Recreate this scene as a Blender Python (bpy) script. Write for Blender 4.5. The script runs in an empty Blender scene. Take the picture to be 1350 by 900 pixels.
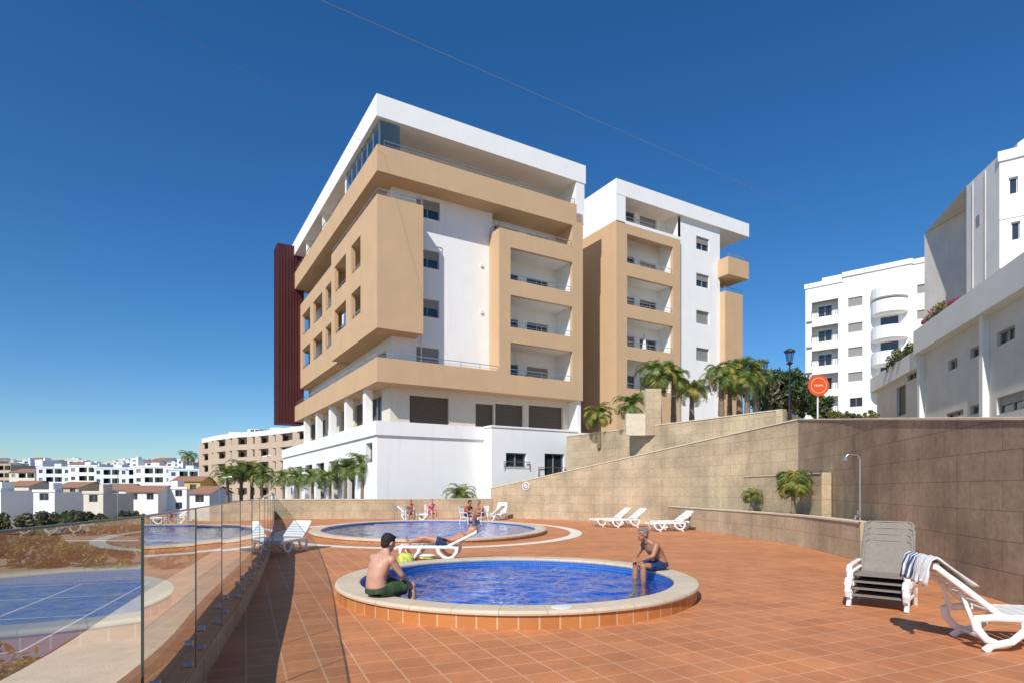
import bpy, bmesh, math, random
from mathutils import Vector, Matrix, noise
from mathutils.geometry import tessellate_polygon
random.seed(7)
F=787.0; H0=645.0; CX=675.0; CH=1.7
def G(px,py,h=0.0):
    d=F*(CH-h)/(py-H0); return Vector(((px-CX)/F*d,d,h))
def Wd(px,py,d): return Vector(((px-CX)/F*d,d,CH+(H0-py)/F*d))
V=Vector
scn=bpy.context.scene
# ------------------------------------------------------------ materials
def newmat(name):
    m=bpy.data.materials.new(name); m.use_nodes=True
    nt=m.node_tree; nt.nodes.clear()
    out=nt.nodes.new('ShaderNodeOutputMaterial')
    return m,nt,out
def N(nt,t,**k):
    n=nt.nodes.new(t)
    for a,b in k.items(): setattr(n,a,b)
    return n
def mixc(nt,fac,a,b,blend='MIX'):
    n=nt.nodes.new('ShaderNodeMix'); n.data_type='RGBA'; n.blend_type=blend
    for sock,v in ((n.inputs[0],fac),(n.inputs[6],a),(n.inputs[7],b)):
        if isinstance(v,bpy.types.NodeSocket): nt.links.new(v,sock)
        elif isinstance(v,(int,float)): sock.default_value=v if sock.type=='VALUE' else (v,v,v,1)
        else: sock.default_value=(v[0],v[1],v[2],1)
    return n.outputs[2]
def ramp(nt,src,a,b):
    n=nt.nodes.new('ShaderNodeMapRange'); nt.links.new(src,n.inputs[0])
    n.inputs[1].default_value=a; n.inputs[2].default_value=b
    return n.outputs[0]
def noise_n(nt,scale,coord,detail=4,rough=.6,vec_scale=None):
    n=nt.nodes.new('ShaderNodeTexNoise'); n.inputs['Scale'].default_value=scale
    n.inputs['Detail'].default_value=detail; n.inputs['Roughness'].default_value=rough
    if vec_scale:
        mp=nt.nodes.new('ShaderNodeMapping'); mp.inputs['Scale'].default_value=vec_scale
        nt.links.new(coord,mp.inputs['Vector']); coord=mp.outputs[0]
    nt.links.new(coord,n.inputs['Vector'])
    return n.outputs['Fac']
def simple(name,col,rough=.8,var=.12,scale=3.0,metal=0.0,bump=0.0,bscale=60.0,spec=.5,streak=False):
    m,nt,out=newmat(name)
    tc=N(nt,'ShaderNodeTexCoord'); co=tc.outputs['Object']
    p=N(nt,'ShaderNodeBsdfPrincipled')
    f=noise_n(nt,scale,co)
    dark=[c*(1-var) for c in col]; lite=[min(1,c*(1+var*.6)) for c in col]
    c=mixc(nt,ramp(nt,f,.3,.7),dark,lite)
    if streak:
        s=noise_n(nt,1.0,co,5,.65,(2.2,2.2,.12))
        c=mixc(nt,ramp(nt,s,.55,.85),c,[k*.87 for k in col])
    nt.links.new(c,p.inputs['Base Color'])
    p.inputs['Roughness'].default_value=rough; p.inputs['Metallic'].default_value=metal
    p.inputs['Specular IOR Level'].default_value=spec
    if bump>0:
        b=N(nt,'ShaderNodeBump'); b.inputs['Strength'].default_value=bump; b.inputs['Distance'].default_value=.02
        nt.links.new(noise_n(nt,bscale,co,3),b.inputs['Height']); nt.links.new(b.outputs[0],p.inputs['Normal'])
    nt.links.new(p.outputs[0],out.inputs[0]); return m
def brickmat(name,c1,c2,mort,bw,rh,ms,coord='Object',rot=0.0,offset=0.0,rough=.7,stain=.25,bump=.3,streak=True,grain=0.0,warp=0.0,patch=None):
    m,nt,out=newmat(name)
    tc=N(nt,'ShaderNodeTexCoord'); co=tc.outputs[coord]
    mp=N(nt,'ShaderNodeMapping'); mp.inputs['Rotation'].default_value=(0,0,rot)
    nt.links.new(co,mp.inputs['Vector']); vec=mp.outputs[0]
    if warp>0:
        nz=N(nt,'ShaderNodeTexNoise'); nz.inputs['Scale'].default_value=2.2; nz.inputs['Detail'].default_value=2
        nt.links.new(co,nz.inputs['Vector'])
        vm=N(nt,'ShaderNodeVectorMath',operation='MULTIPLY_ADD')
        nt.links.new(nz.outputs['Color'],vm.inputs[0]); vm.inputs[1].default_value=(warp,warp,0); nt.links.new(vec,vm.inputs[2])
        vec=vm.outputs[0]
    b=N(nt,'ShaderNodeTexBrick'); b.offset=offset; b.squash=1.0
    nt.links.new(vec,b.inputs['Vector'])
    b.inputs['Color1'].default_value=(*c1,1); b.inputs['Color2'].default_value=(*c2,1); b.inputs['Mortar'].default_value=(*mort,1)
    b.inputs['Scale'].default_value=1; b.inputs['Mortar Size'].default_value=ms; b.inputs['Mortar Smooth'].default_value=.1
    b.inputs['Brick Width'].default_value=bw; b.inputs['Row Height'].default_value=rh; b.inputs['Bias'].default_value=0
    c=b.outputs['Color']
    f=noise_n(nt,.55,co,6,.65)
    c=mixc(nt,1.0,c,mixc(nt,ramp(nt,f,.35,.7),(1-stain,)*3,(1.06,1.04,1.0)),'MULTIPLY')
    f3=noise_n(nt,9,co,5,.7)
    c=mixc(nt,1.0,c,mixc(nt,ramp(nt,f3,.3,.7),(1-stain*.5-grain,)*3,(1.05,1.05,1.05)),'MULTIPLY')
    if patch:
        f4=noise_n(nt,patch[0],co,2,.5,patch[3] if len(patch)>3 else None)
        c=mixc(nt,1.0,c,mixc(nt,ramp(nt,f4,.38,.62),patch[1],patch[2]),'MULTIPLY')
    if streak:
        s=noise_n(nt,1.0,co,5,.7,(1.6,.16,.16) if coord=='UV' else (1,1,1))
        c=mixc(nt,1.0,c,mixc(nt,ramp(nt,s,.5,.78),(1,1,1),(1-stain*.9,)*3),'MULTIPLY')
    p=N(nt,'ShaderNodeBsdfPrincipled'); nt.links.new(c,p.inputs['Base Color'])
    p.inputs['Roughness'].default_value=rough
    bp=N(nt,'ShaderNodeBump'); bp.inputs['Strength'].default_value=bump; bp.inputs['Distance'].default_value=.01
    inv=N(nt,'ShaderNodeMath',operation='SUBTRACT'); inv.inputs[0].default_value=1; nt.links.new(b.outputs['Fac'],inv.inputs[1])
    nt.links.new(inv.outputs[0],bp.inputs['Height']); nt.links.new(bp.outputs[0],p.inputs['Normal'])
    nt.links.new(p.outputs[0],out.inputs[0]); return m
def glassy(name,tint,f0,tintfac=0.0,body=(0.02,.02,.02),rough=.0,bump=0,bscale=3,vs=None,gain=1.0,power=5.0):
    m,nt,out=newmat(name)
    tc=N(nt,'ShaderNodeTexCoord'); co=tc.outputs['Object']
    lw=N(nt,'ShaderNodeLayerWeight'); lw.inputs['Blend'].default_value=.5
    pw=N(nt,'ShaderNodeMath',operation='POWER'); nt.links.new(lw.outputs['Facing'],pw.inputs[0]); pw.inputs[1].default_value=power
    ma=N(nt,'ShaderNodeMath',operation='MULTIPLY_ADD',use_clamp=True); nt.links.new(pw.outputs[0],ma.inputs[0]); ma.inputs[1].default_value=(1-f0)*gain; ma.inputs[2].default_value=f0
    tr=N(nt,'ShaderNodeBsdfTransparent'); tr.inputs[0].default_value=(*tint,1)
    gl=N(nt,'ShaderNodeBsdfGlossy'); gl.inputs['Roughness'].default_value=rough; gl.inputs['Color'].default_value=(1,1,1,1)
    df=N(nt,'ShaderNodeBsdfDiffuse'); df.inputs[0].default_value=(*body,1)
    m1=N(nt,'ShaderNodeMixShader'); m1.inputs[0].default_value=tintfac
    nt.links.new(tr.outputs[0],m1.inputs[1]); nt.links.new(df.outputs[0],m1.inputs[2])
    m2=N(nt,'ShaderNodeMixShader'); nt.links.new(ma.outputs[0],m2.inputs[0]); nt.links.new(m1.outputs[0],m2.inputs[1]); nt.links.new(gl.outputs[0],m2.inputs[2])
    if bump>0:
        b=N(nt,'ShaderNodeBump'); b.inputs['Strength'].default_value=1; b.inputs['Distance'].default_value=bump
        a=noise_n(nt,bscale,co,3,.55,vs); 
        nt.links.new(a,b.inputs['Height'])
        nt.links.new(b.outputs[0],gl.inputs['Normal']); nt.links.new(b.outputs[0],lw.inputs['Normal'])
    nt.links.new(m2.outputs[0],out.inputs[0]); return m
def slatmat(name,col,period=.09,axis='Z',rough=.5):
    m,nt,out=newmat(name)
    tc=N(nt,'ShaderNodeTexCoord'); w=N(nt,'ShaderNodeTexWave',bands_direction=axis); w.inputs['Scale'].default_value=1/period*.314
    nt.links.new(tc.outputs['Object'],w.inputs['Vector'])
    p=N(nt,'ShaderNodeBsdfPrincipled'); p.inputs['Roughness'].default_value=rough
    nt.links.new(mixc(nt,w.outputs['Fac'],[c*.6 for c in col],col),p.inputs['Base Color'])
    b=N(nt,'ShaderNodeBump'); b.inputs['Distance'].default_value=.02; nt.links.new(w.outputs['Fac'],b.inputs['Height']); nt.links.new(b.outputs[0],p.inputs['Normal'])
    nt.links.new(p.outputs[0],out.inputs[0]); return m
def leafmat(name,c1,c2,trans=.25):
    m,nt,out=newmat(name)
    tc=N(nt,'ShaderNodeTexCoord'); f=noise_n(nt,2.5,tc.outputs['Object'],3)
    c=mixc(nt,ramp(nt,f,.35,.65),c1,c2)
    p=N(nt,'ShaderNodeBsdfPrincipled'); p.inputs['Roughness'].default_value=.5; nt.links.new(c,p.inputs['Base Color'])
    t=N(nt,'ShaderNodeBsdfTranslucent'); nt.links.new(c,t.inputs[0])
    mx=N(nt,'ShaderNodeMixShader'); mx.inputs[0].default_value=trans; nt.links.new(p.outputs[0],mx.inputs[1]); nt.links.new(t.outputs[0],mx.inputs[2])
    nt.links.new(mx.outputs[0],out.inputs[0]); return m

WHITE=simple('white_plaster',(.87,.855,.825),.85,.03,.6,bump=.15,bscale=40,streak=True)
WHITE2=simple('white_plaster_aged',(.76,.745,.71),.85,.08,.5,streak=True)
TAN=simple('tan_plaster',(.60,.40,.23),.85,.06,.5,bump=.15,bscale=50,streak=True)
TANL=simple('tan_plaster_light',(.54,.42,.31),.85,.06,.5)
GREYW=simple('grey_plaster',(.66,.62,.56),.85,.12,.5,streak=True)
RED=slatmat('dark_red_cladding',(.085,.012,.014),.35,'Y')
DRED=simple('dark_red_panel',(.10,.012,.015),.5,.1)
SHUT=slatmat('roller_shutter',(.36,.35,.33),.1)
SHUTB=slatmat('brown_shutter',(.13,.10,.075),.12)
FRAME=simple('window_frame',(.30,.30,.29),.4,.05)
FRAMEW=simple('white_frame',(.75,.75,.73),.4,.05)
WG=simple('window_glass',(.03,.04,.05),.06,.3,.5,spec=.9)
STEEL=simple('steel_rail',(.55,.56,.57),.3,.1,metal=.8)
BLACK=simple('black_metal',(.02,.02,.022),.45,.1)
RAILB=simple('dark_rail',(.05,.05,.055),.5,.1)
PGLASS=glassy('balcony_glass',(.62,.78,.85),.08,.06)
RGLASS=glassy('rail_glass',(.86,.92,.92),.08,.02,gain=1.1,power=2.9,body=(.2,.2,.2))
EDGE=simple('glass_edge',(.05,.09,.08),.2,.1)
TRAV=brickmat('travertine_cladding',(.68,.55,.37),(.62,.50,.33),(.38,.30,.20),.92,.46,.008,'UV',0,.5,.75,.34,.25,True,.07,patch=(.35,(.86,.83,.80),(1.04,1.03,1.02)))
TRAVD=brickmat('shaded_travertine_cladding',(.58,.45,.31),(.52,.40,.27),(.30,.23,.155),.92,.46,.008,'UV',0,.5,.75,.44,.25,True,.09,patch=(.35,(.80,.77,.74),(1.03,1.02,1.0)))  # travertine copy: grazing-light shade put into darker colours, plus heavier stains
TRAVP=brickmat('travertine_parapet',(.58,.47,.31),(.53,.42,.27),(.30,.24,.16),.7,.25,.010,'UV',0,.5,.75,.28,.25,True,.12)
COPE=simple('stone_coping',(.66,.57,.42),.7,.14,5,bump=.3,bscale=90)
BANDM=simple('pale_stone_band',(.78,.71,.58),.7,.10,5)
DECK=brickmat('terracotta_tiles',(.62,.25,.10),(.535,.205,.08),(.68,.38,.22),.33,.33,.009,'Object',math.radians(-24),0,.60,.18,.25,False,.04,patch=(1.3,(.92,.91,.90),(1.05,1.03,1.0)))
RIMT=brickmat('terracotta_rim',(.56,.235,.075),(.48,.185,.055),(.62,.42,.26),.26,.30,.011,'UV',0,0,.5,.12,.3,False)
PFLOOR=brickmat('pool_mosaic',(.006,.20,.70),(.004,.13,.55),(.05,.30,.75),.16,.16,.012,'Object',0,0,.4,.22,.1,False,.05,warp=.22,patch=(2.6,(.55,.62,.72),(1.3,1.28,1.15),(1,1.7,1)))  # patch puts caustic light and dark of rippling water into the tile colour
PWALL=brickmat('pool_mosaic_wall',(.02,.12,.50),(.01,.06,.36),(.10,.25,.5),.05,.05,.005,'UV',0,0,.3,.1,.1,False)
WATER=glassy('pool_water',(.50,.84,.98),.02,.0,rough=.01,bump=.012,bscale=9,vs=(1,1.5,1))
WATER2=glassy('pool_water_calm',(.48,.86,.98),.02,.0,rough=.01,bump=.012,bscale=7,vs=(1,1.4,1))
PLASTIC=simple('white_plastic',(.80,.79,.76),.42,.07,8)
TAUPE=simple('taupe_textile',(.25,.22,.185),.8,.12,20,bump=.3,bscale=200)
SKIN=simple('skin',(.56,.31,.21),.5,.14,7)
SKIN2=simple('skin_tanned',(.40,.175,.095),.5,.16,7)
SKIN3=simple('skin_sunburnt',(.46,.22,.13),.5,.14,7)
HAIRK=simple('dark_hair',(.012,.009,.008),.6,.3,60,bump=.6,bscale=150)
HAIRG=simple('grey_hair',(.22,.20,.18),.7,.3,60,bump=.6,bscale=150)
LIP=simple('lips',(.26,.09,.06),.6,.1)
EYEW=simple('eye_white',(.5,.45,.4),.4,.05)
GREEN=simple('green_swim_shorts',(.035,.075,.03),.8,.5,14)
NAVY=simple('navy_swim_shorts',(.01,.03,.11),.8,.3,14)
REDC=simple('red_cloth',(.45,.04,.03),.8,.2,10)
YELC=simple('yellow_green_cloth',(.50,.60,.10),.8,.5,16)
PINK=simple('pink_cloth',(.7,.18,.32),.8,.2,10)
TOWELW=simple('white_towel',(.78,.77,.74),.95,.08,9,bump=.6,bscale=160)
BLUEC=simple('blue_laundry',(.05,.2,.5))
def striped(name,a,b,per,axis='X'):
    m,nt,out=newmat(name); tc=N(nt,'ShaderNodeTexCoord'); w=N(nt,'ShaderNodeTexWave',bands_direction=axis)
    w.inputs['Scale'].default_value=.314/per; nt.links.new(tc.outputs['UV'],w.inputs['Vector'])
    p=N(nt,'ShaderNodeBsdfPrincipled'); p.inputs['Roughness'].default_value=.95
    nt.links.new(mixc(nt,ramp(nt,w.outputs['Fac'],.45,.55),a,b),p.inputs['Base Color']); nt.links.new(p.outputs[0],out.inputs[0]); return m
TOWELS=striped('striped_towel',(.04,.07,.16),(.70,.70,.68),.10)
ORANGE=simple('orange_sign',(.70,.085,.006),.5,.1)
BARK=simple('palm_bark',(.22,.165,.11),.9,.4,14,bump=.8,bscale=25)
PALM=leafmat('palm_leaf',(.07,.14,.025),(.18,.25,.05))
PALMY=leafmat('palm_leaf_yellow',(.26,.25,.03),(.40,.34,.07))
LEAF=leafmat('tree_leaf',(.025,.055,.014),(.07,.12,.03))
LEAFO=leafmat('scrub_leaf',(.08,.085,.04),(.16,.15,.075))
LEAFY=leafmat('hedge_leaf',(.11,.14,.02),(.24,.24,.05))
FLOWER=simple('red_flowers',(.35,.05,.08),.7,.3)
ASPH=simple('asphalt',(.07,.07,.072),.9,.2,1.5)
COURT=simple('blue_court',(.085,.135,.20),.8,.12,.8)
LINE=simple('white_line_paint',(.5,.5,.5),.7,.05)
GROUND=simple('dry_ground',(.24,.20,.14),.95,.4,.08,bump=.3,bscale=3)
HILLM=simple('dry_slope',(.26,.22,.15),.95,.35,.4,bump=.5,bscale=6)
PAVE=simple('pale_paving',(.45,.41,.35),.9,.15,1)
ROOFT=slatmat('roof_tiles',(.40,.20,.12),.25,'X',.8)
YEL=simple('yellow_plaster',(.66,.48,.18),.85,.06)
CREAM=simple('cream_plaster',(.70,.63,.52),.85,.06)
PALEB=simple('pale_blue_plaster',(.70,.76,.82),.85,.05)
CABLE=simple('cable_grey',(.25,.27,.30),.6,.1)
# ------------------------------------------------------------ geometry helper
class Geo:
    def __init__(s): s.v=[]; s.f=[]; s.m=[]; s.mats=[]; s.uv={}
    def mi(s,m):
        if m not in s.mats: s.mats.append(m)
        return s.mats.index(m)
    def face(s,pts,m,uv=None):
        b=len(s.v); s.v+= [tuple(p) for p in pts]; s.f.append(tuple(range(b,b+len(pts)))); s.m.append(s.mi(m))
        if uv: s.uv[len(s.f)-1]=uv
    def box(s,x0,x1,y0,y1,z0,z1,m):
        b=len(s.v)
        s.v+=[(x0,y0,z0),(x1,y0,z0),(x1,y1,z0),(x0,y1,z0),(x0,y0,z1),(x1,y0,z1),(x1,y1,z1),(x0,y1,z1)]
        for q in ((0,3,2,1),(4,5,6,7),(0,1,5,4),(1,2,6,5),(2,3,7,6),(3,0,4,7)):
            s.f.append(tuple(b+i for i in q)); s.m.append(s.mi(m))
    def loft(s,pts,rad,m,seg=10,side=None,flat=None,cap=True):
        pts=[V(p) for p in pts]; n=len(pts); b=len(s.v); k=s.mi(m)
        ref=V(side) if side is not None else None
        prev=None
        for i,p in enumerate(pts):
            t=(pts[min(i+1,n-1)]-pts[max(i-1,0)])
            t=t.normalized() if t.length>1e-9 else V((0,0,1))
            if ref is not None: a=ref-t*ref.dot(t)
            elif prev is not None: a=prev-t*prev.dot(t)
            else:
                r0=V((0,0,1)) if abs(t.z)<.9 else V((1,0,0)); a=r0-t*r0.dot(t)
            a.normalize(); prev=a; c=t.cross(a)
            r=rad[i] if isinstance(rad,(list,tuple)) else rad
            rw,rd=(r if isinstance(r,tuple) else (r,r))
            for j in range(seg):
                an=2*math.pi*j/seg
                s.v.append(tuple(p+a*(math.cos(an)*rw)+c*(math.sin(an)*rd)))
        for i in range(n-1):
            for j in range(seg):
                s.f.append((b+i*seg+j,b+i*seg+(j+1)%seg,b+(i+1)*seg+(j+1)%seg,b+(i+1)*seg+j)); s.m.append(k)
        if cap:
            s.f.append(tuple(b+j for j in reversed(range(seg)))); s.m.append(k)
            s.f.append(tuple(b+(n-1)*seg+j for j in range(seg))); s.m.append(k)
    def bar(s,p0,p1,w,h,m,side=None):
        p0=V(p0);p1=V(p1); t=(p1-p0).normalized()
        a=V(side) if side is not None else (V((0,0,1)) if abs(t.z)<.9 else V((1,0,0)))
        a=(a-t*a.dot(t)).normalized(); c=t.cross(a); b=len(s.v)
        for p in (p0,p1):
            for x,y in ((-1,-1),(1,-1),(1,1),(-1,1)): s.v.append(tuple(p+a*(x*w/2)+c*(y*h/2)))
        for q in ((0,1,2,3),(7,6,5,4),(0,4,5,1),(1,5,6,2),(2,6,7,3),(3,7,4,0)):
            s.f.append(tuple(b+i for i in q)); s.m.append(s.mi(m))
    def ell(s,c,r,m,rot=None,seg=16,rings=10,jit=0.0):
        c=V(c); b=len(s.v); k=s.mi(m); R=rot or Matrix.Identity(3)
        for i in range(rings+1):
            th=math.pi*i/rings
            for j in range(seg):
                ph=2*math.pi*j/seg
                q=V((r[0]*math.sin(th)*math.cos(ph),r[1]*math.sin(th)*math.sin(ph),r[2]*math.cos(th)))
                if jit: q*=1+random.uniform(-jit,jit)
                s.v.append(tuple(c+R@q))
        for i in range(rings):
            for j in range(seg):
                s.f.append((b+i*seg+j,b+(i+1)*seg+j,b+(i+1)*seg+(j+1)%seg,b+i*seg+(j+1)%seg)); s.m.append(k)
    def obj(s,name,parent=None,loc=(0,0,0),rz=0.0,smooth=False,bevel=0.0,merge=False):
        me=bpy.data.meshes.new(name); me.from_pydata(s.v,[],s.f)
        for m in s.mats: me.materials.append(m)
        me.polygons.foreach_set('material_index',s.m)
        if s.uv:
            ul=me.uv_layers.new(name='UVMap')
            for fi,uv in s.uv.items():
                p=me.polygons[fi]
                for k,li in enumerate(p.loop_indices): ul.data[li].uv=uv[k]
        if merge:
            bm=bmesh.new(); bm.from_mesh(me); bmesh.ops.remove_doubles(bm,verts=bm.verts,dist=1e-4); bmesh.ops.recalc_face_normals(bm,faces=bm.faces); bm.to_mesh(me); bm.free()
        if smooth: me.polygons.foreach_set('use_smooth',[True]*len(me.polygons))
        me.update()
        o=bpy.data.objects.new(name,me); scn.collection.objects.link(o)
        o.location=loc; o.rotation_euler=(0,0,rz)
        if parent: o.parent=parent
        if bevel>0:
            bv=o.modifiers.new('bevel','BEVEL'); bv.width=bevel; bv.segments=2; bv.limit_method='ANGLE'
        return o
def empty(name,loc=(0,0,0),rz=0.0):
    o=bpy.data.objects.new(name,None); scn.collection.objects.link(o); o.location=loc; o.rotation_euler=(0,0,rz); o.empty_display_size=.2; return o
def facade(g,axis,c,a0,a1,z0,z1,holes,wm,depth=.22,dir=1,frame=None):
    frame=frame or FRAME
    def P(a,z,off): return (a,c+off*dir,z) if axis=='v' else (c+off*dir,a,z)
    A=sorted(set([a0,a1]+[x for h in holes for x in (h[0],h[1])])); A=[a for a in A if a0<=a<=a1]
    Z=sorted(set([z0,z1]+[x for h in holes for x in (h[2],h[3])])); Z=[z for z in Z if z0<=z<=z1]
    for i in range(len(A)-1):
        for j in range(len(Z)-1):
            am=(A[i]+A[i+1])/2; zm=(Z[j]+Z[j+1])/2
            if any(h[0]<am<h[1] and h[2]<zm<h[3] for h in holes): continue
            g.face([P(A[i],Z[j],0),P(A[i+1],Z[j],0),P(A[i+1],Z[j+1],0),P(A[i],Z[j+1],0)],wm)
    for h in holes:
        x0,x1,y0,y1=h[:4]; kind=h[4]
        for (p,q) in (((x0,y0),(x1,y0)),((x1,y0),(x1,y1)),((x1,y1),(x0,y1)),((x0,y1),(x0,y0))):
            g.face([P(*p,0),P(*q,0),P(*q,depth),P(*p,depth)],wm)
        if kind=='open': continue
        d=depth-.04
        if kind in('shut','bshut'):
            g.face([P(x0,y0,d),P(x1,y0,d),P(x1,y1,d),P(x0,y1,d)],SHUT if kind=='shut' else SHUTB); continue
        g.face([P(x0,y0,d+.02),P(x1,y0,d+.02),P(x1,y1,d+.02),P(x0,y1,d+.02)],WG)
        ym=y1
        if kind=='half':
            ym=y0+(y1-y0)*.5
            g.face([P(x0,ym,d-.05),P(x1,ym,d-.05),P(x1,y1,d-.05),P(x0,y1,d-.05)],SHUT)
        fw=.07
        def fb(p,q): g.bar(P(p[0],p[1],d),P(q[0],q[1],d),fw,fw,frame)
        xm=(x0+x1)/2
        fb((x0+.035,y0),(x0+.035,y1)); fb((x1-.035,y0),(x1-.035,y1)); fb((x0,y0+.035),(x1,y0+.035)); fb((x0,y1-.035),(x1,y1-.035))
        if x1-x0>1.0: fb((xm,y0),(xm,y1))
        if x1-x0>2.6:
            fb(((x0+xm)/2,y0),((x0+xm)/2,y1)); fb(((x1+xm)/2,y0),((x1+xm)/2,y1))
def rail(g,pts,z,h=.35,m=None,post=1.3,mid=1,r=.045):
    m=m or STEEL
    for a,b in zip(pts[:-1],pts[1:]):
        a=V((*a,0)); b=V((*b,0)); L=(b-a).length
        g.bar(a+V((0,0,z+h)),b+V((0,0,z+h)),r,r,m)
        for k in range(mid): 
            zz=z+h*(k+.5)/(mid+.3); g.bar(a+V((0,0,zz)),b+V((0,0,zz)),r*.5,r*.5,m)
        n=max(1,int(L/post))
        for i in range(n+1):
            p=a+(b-a)*(i/n); g.bar(p+V((0,0,z)),p+V((0,0,z+h)),r*.7,r*.7,m)
class Frame:
    def __init__(s,o,ang): s.o=V((o[0],o[1])); s.a=ang; s.R=V((math.cos(ang),math.sin(ang))); s.L=V((-math.sin(ang),math.cos(ang)))
    def onV(s,px,v,py=None):
        k=(px-CX)/F; ox=s.o.x+s.L.x*v; oy=s.o.y+s.L.y*v
        u=(k*oy-ox)/(s.R.x-k*s.R.y); d=oy+u*s.R.y
        return u if py is None else (u,CH+(H0-py)/F*d)
ANG=math.atan2(.511,.859)
# ============================================================ MAIN BUILDING
f1=Frame((-8.588,38.0),ANG)
E=empty('apartment_building',(-8.588,38.0,0),ANG)
UM=16.4; VM=27.0
g=Geo()
g.box(-.05,16.65,-.05,VM+.4,25.45,26.86,WHITE)
g.box(.8,15.8,.8,VM-.4,26.86,27.0,GREYW)
g.obj('roof_slab',E)
g=Geo()
g.box(15.75,16.55,.0,9,22.3,25.45,WHITE)
facade(g,'v',2.6,2.2,15.75,22.3,25.45,[(3.0,5.6,22.4,24.9,'win'),(6.6,8.4,22.4,24.9,'shut'),(9.2,11.8,22.4,24.9,'win'),(12.8,15.0,22.4,24.9,'win')],WHITE)
facade(g,'u',2.2,2.6,VM,22.3,25.45,[(3.6,6.0,22.4,24.9,'win'),(8,10,22.4,24.9,'win'),(12,14,22.4,24.9,'shut'),(16,18.5,22.4,24.9,'win'),(21,23,22.4,24.9,'win')],WHITE)
for vv in (8.2,15.5,22): g.box(.25,2.2,vv,vv+.25,22.3,25.45,WHITE)
g.obj('penthouse_walls',E)
g=Geo()
for i in range(6): g.box(.22,.24,.3+i*1.25,.3+i*1.25+1.2,23.67,25.4,PGLASS)
g.box(.3,1.6,.22,.24,23.67,25.4,PGLASS)
for i in range(7): g.box(.19,.27,.24+i*1.25,.29+i*1.25,23.67,25.45,STEEL)
g.obj('glass_windscreen',E)
g=Geo()
g.box(0,UM,0,VM,22.0,22.3,TAN)
g.box(0,15.8,0,.2,22.3,23.67,TAN); g.box(0,.2,.2,VM,22.3,23.67,TAN)
g.box(15.8,UM,0,.2,22.3,23.0,TAN)
g.obj('penthouse_balcony_band',E)
g=Geo()
wn=[]
for (x0,x1,y0,y1,k) in ((549,580,268,292,'half'),(549,579,333,356,'half'),(549,579,397,420,'half'),(549,579,460,484,'shut')):
    ua,_=f1.onV(x0,1.5,y0); ub,zb=f1.onV(x1,1.5,y1); _,zt=f1.onV(x1,1.5,y0)
    wn.append((ua,ub,zb,zt,k))
facade(g,'v',1.5,1.5,9.2,8.9,22.0,wn,WHITE)
bh=[]
for zf in (9.1,12.55,16.0,19.45):
    bh+= [(9.8,11.9,zf+.05,zf+2.2,'win'),(12.7,14.7,zf+.05,zf+2.2,'win' if zf>12 else 'shut')]
facade(g,'v',2.3,9.2,16.2,8.9,22.0,bh,WHITE)
lh=[]
for zf in (9.1,12.55,16.0,19.45):
    for k,vv in enumerate((2.6,6.6,10.6,14.6,18.6,22.6)):
        lh.append((vv,vv+2.1,zf+.05,zf+2.2,'win' if (k+int(zf))%3 else 'shut'))
facade(g,'u',1.5,1.5,VM-.3,8.9,22.0,lh,WHITE)
g.box(16.0,16.35,.2,VM,6,22.0,WHITE); g.box(1.5,16.0,VM-.3,VM,6,22.0,WHITE)
g.obj('white_core_walls',E)
g=Geo()
U1=f1.onV(558,0)
facade(g,'v',0,0,U1,12.0,20.5,[],TAN,.3)
facade(g,'u',0,0,11.6,12.0,20.5,[(3.6,5.9,13.85,15.75,'open'),(7.3,10.6,13.85,15.75,'open'),(3.6,5.9,17.1,19.2,'open'),(7.3,10.6,17.1,19.2,'open')],TAN,.3)
g.face([(U1,0,12),(U1,1.5,12),(U1,1.5,20.5),(U1,0,20.5)],TAN)
g.face([(0,11.6,12),(1.5,11.6,12),(1.5,11.6,20.5),(0,11.6,20.5)],TAN)
g.face([(0,0,12),(U1,0,12),(U1,1.5,12),(0,1.5,12)],TAN); g.face([(0,1.5,12),(1.5,1.5,12),(1.5,11.6,12),(0,11.6,12)],TAN)
g.box(.3,1.5,.3,11.5,12.02,12.4,TAN); g.box(.3,1.5,.3,11.5,15.75,16.0,TAN); g.box(.3,1.5,.3,11.5,19.2,19.45,TAN)
g.box(1.5,U1-.02,.3,1.48,19.2,19.45,TAN)
g.face([(.25,.25,12.4),(.25,.25,19.4),(1.5,.25,19.4),(1.5,.25,12.4)],TAN)
g.face([(.2,0.2,20.5),(U1-.0,.2,20.5),(U1,.0,20.5),(0,0,20.5)],TAN); g.face([(.2,.2,20.5),(0,0,20.5),(0,11.6,20.5),(.2,11.6,20.5)],TAN)
g.face([(.2,.2,20.5),(U1,.2,20.5),(U1,.2,19.5),(.2,.2,19.5)],TAN); g.face([(.2,.2,20.5),(.2,11.6,20.5),(.2,11.6,19.5),(.2,.2,19.5)],TAN)
g.obj('tan_corner_bay',E)
g=Geo()
facade(g,'u',.55,11.6,VM-.2,12.0,20.5,[(a,a+3.6,z0,z1,'open') for a in (12.3,17.0,21.9) for z0,z1 in ((13.75,15.75),(17.1,19.2))],TAN,.25)
for z in (12.2,16.0,19.45): g.box(.8,1.5,11.7,VM-.2,z-.25,z,TAN)
g.box(.57,.8,11.62,VM-.2,11.98,12.1,TAN)
g.obj('tan_side_balconies',E)
g=Geo()
g.box(0,UM,0,VM+.0,8.6,9.1,TAN)
g.box(0,8.93,0,.2,9.1,10.15,TAN); g.box(0,.2,.2,VM,9.1,10.15,TAN)
g.obj('terrace_band',E)
g=Geo()
hol=[(9.87,15.4,z,z+2.3,'open') for z in (10.0,13.42,16.84)]
facade(g,'v',0,8.93,UM,9.1,20.36,hol,TAN,.3)
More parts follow.
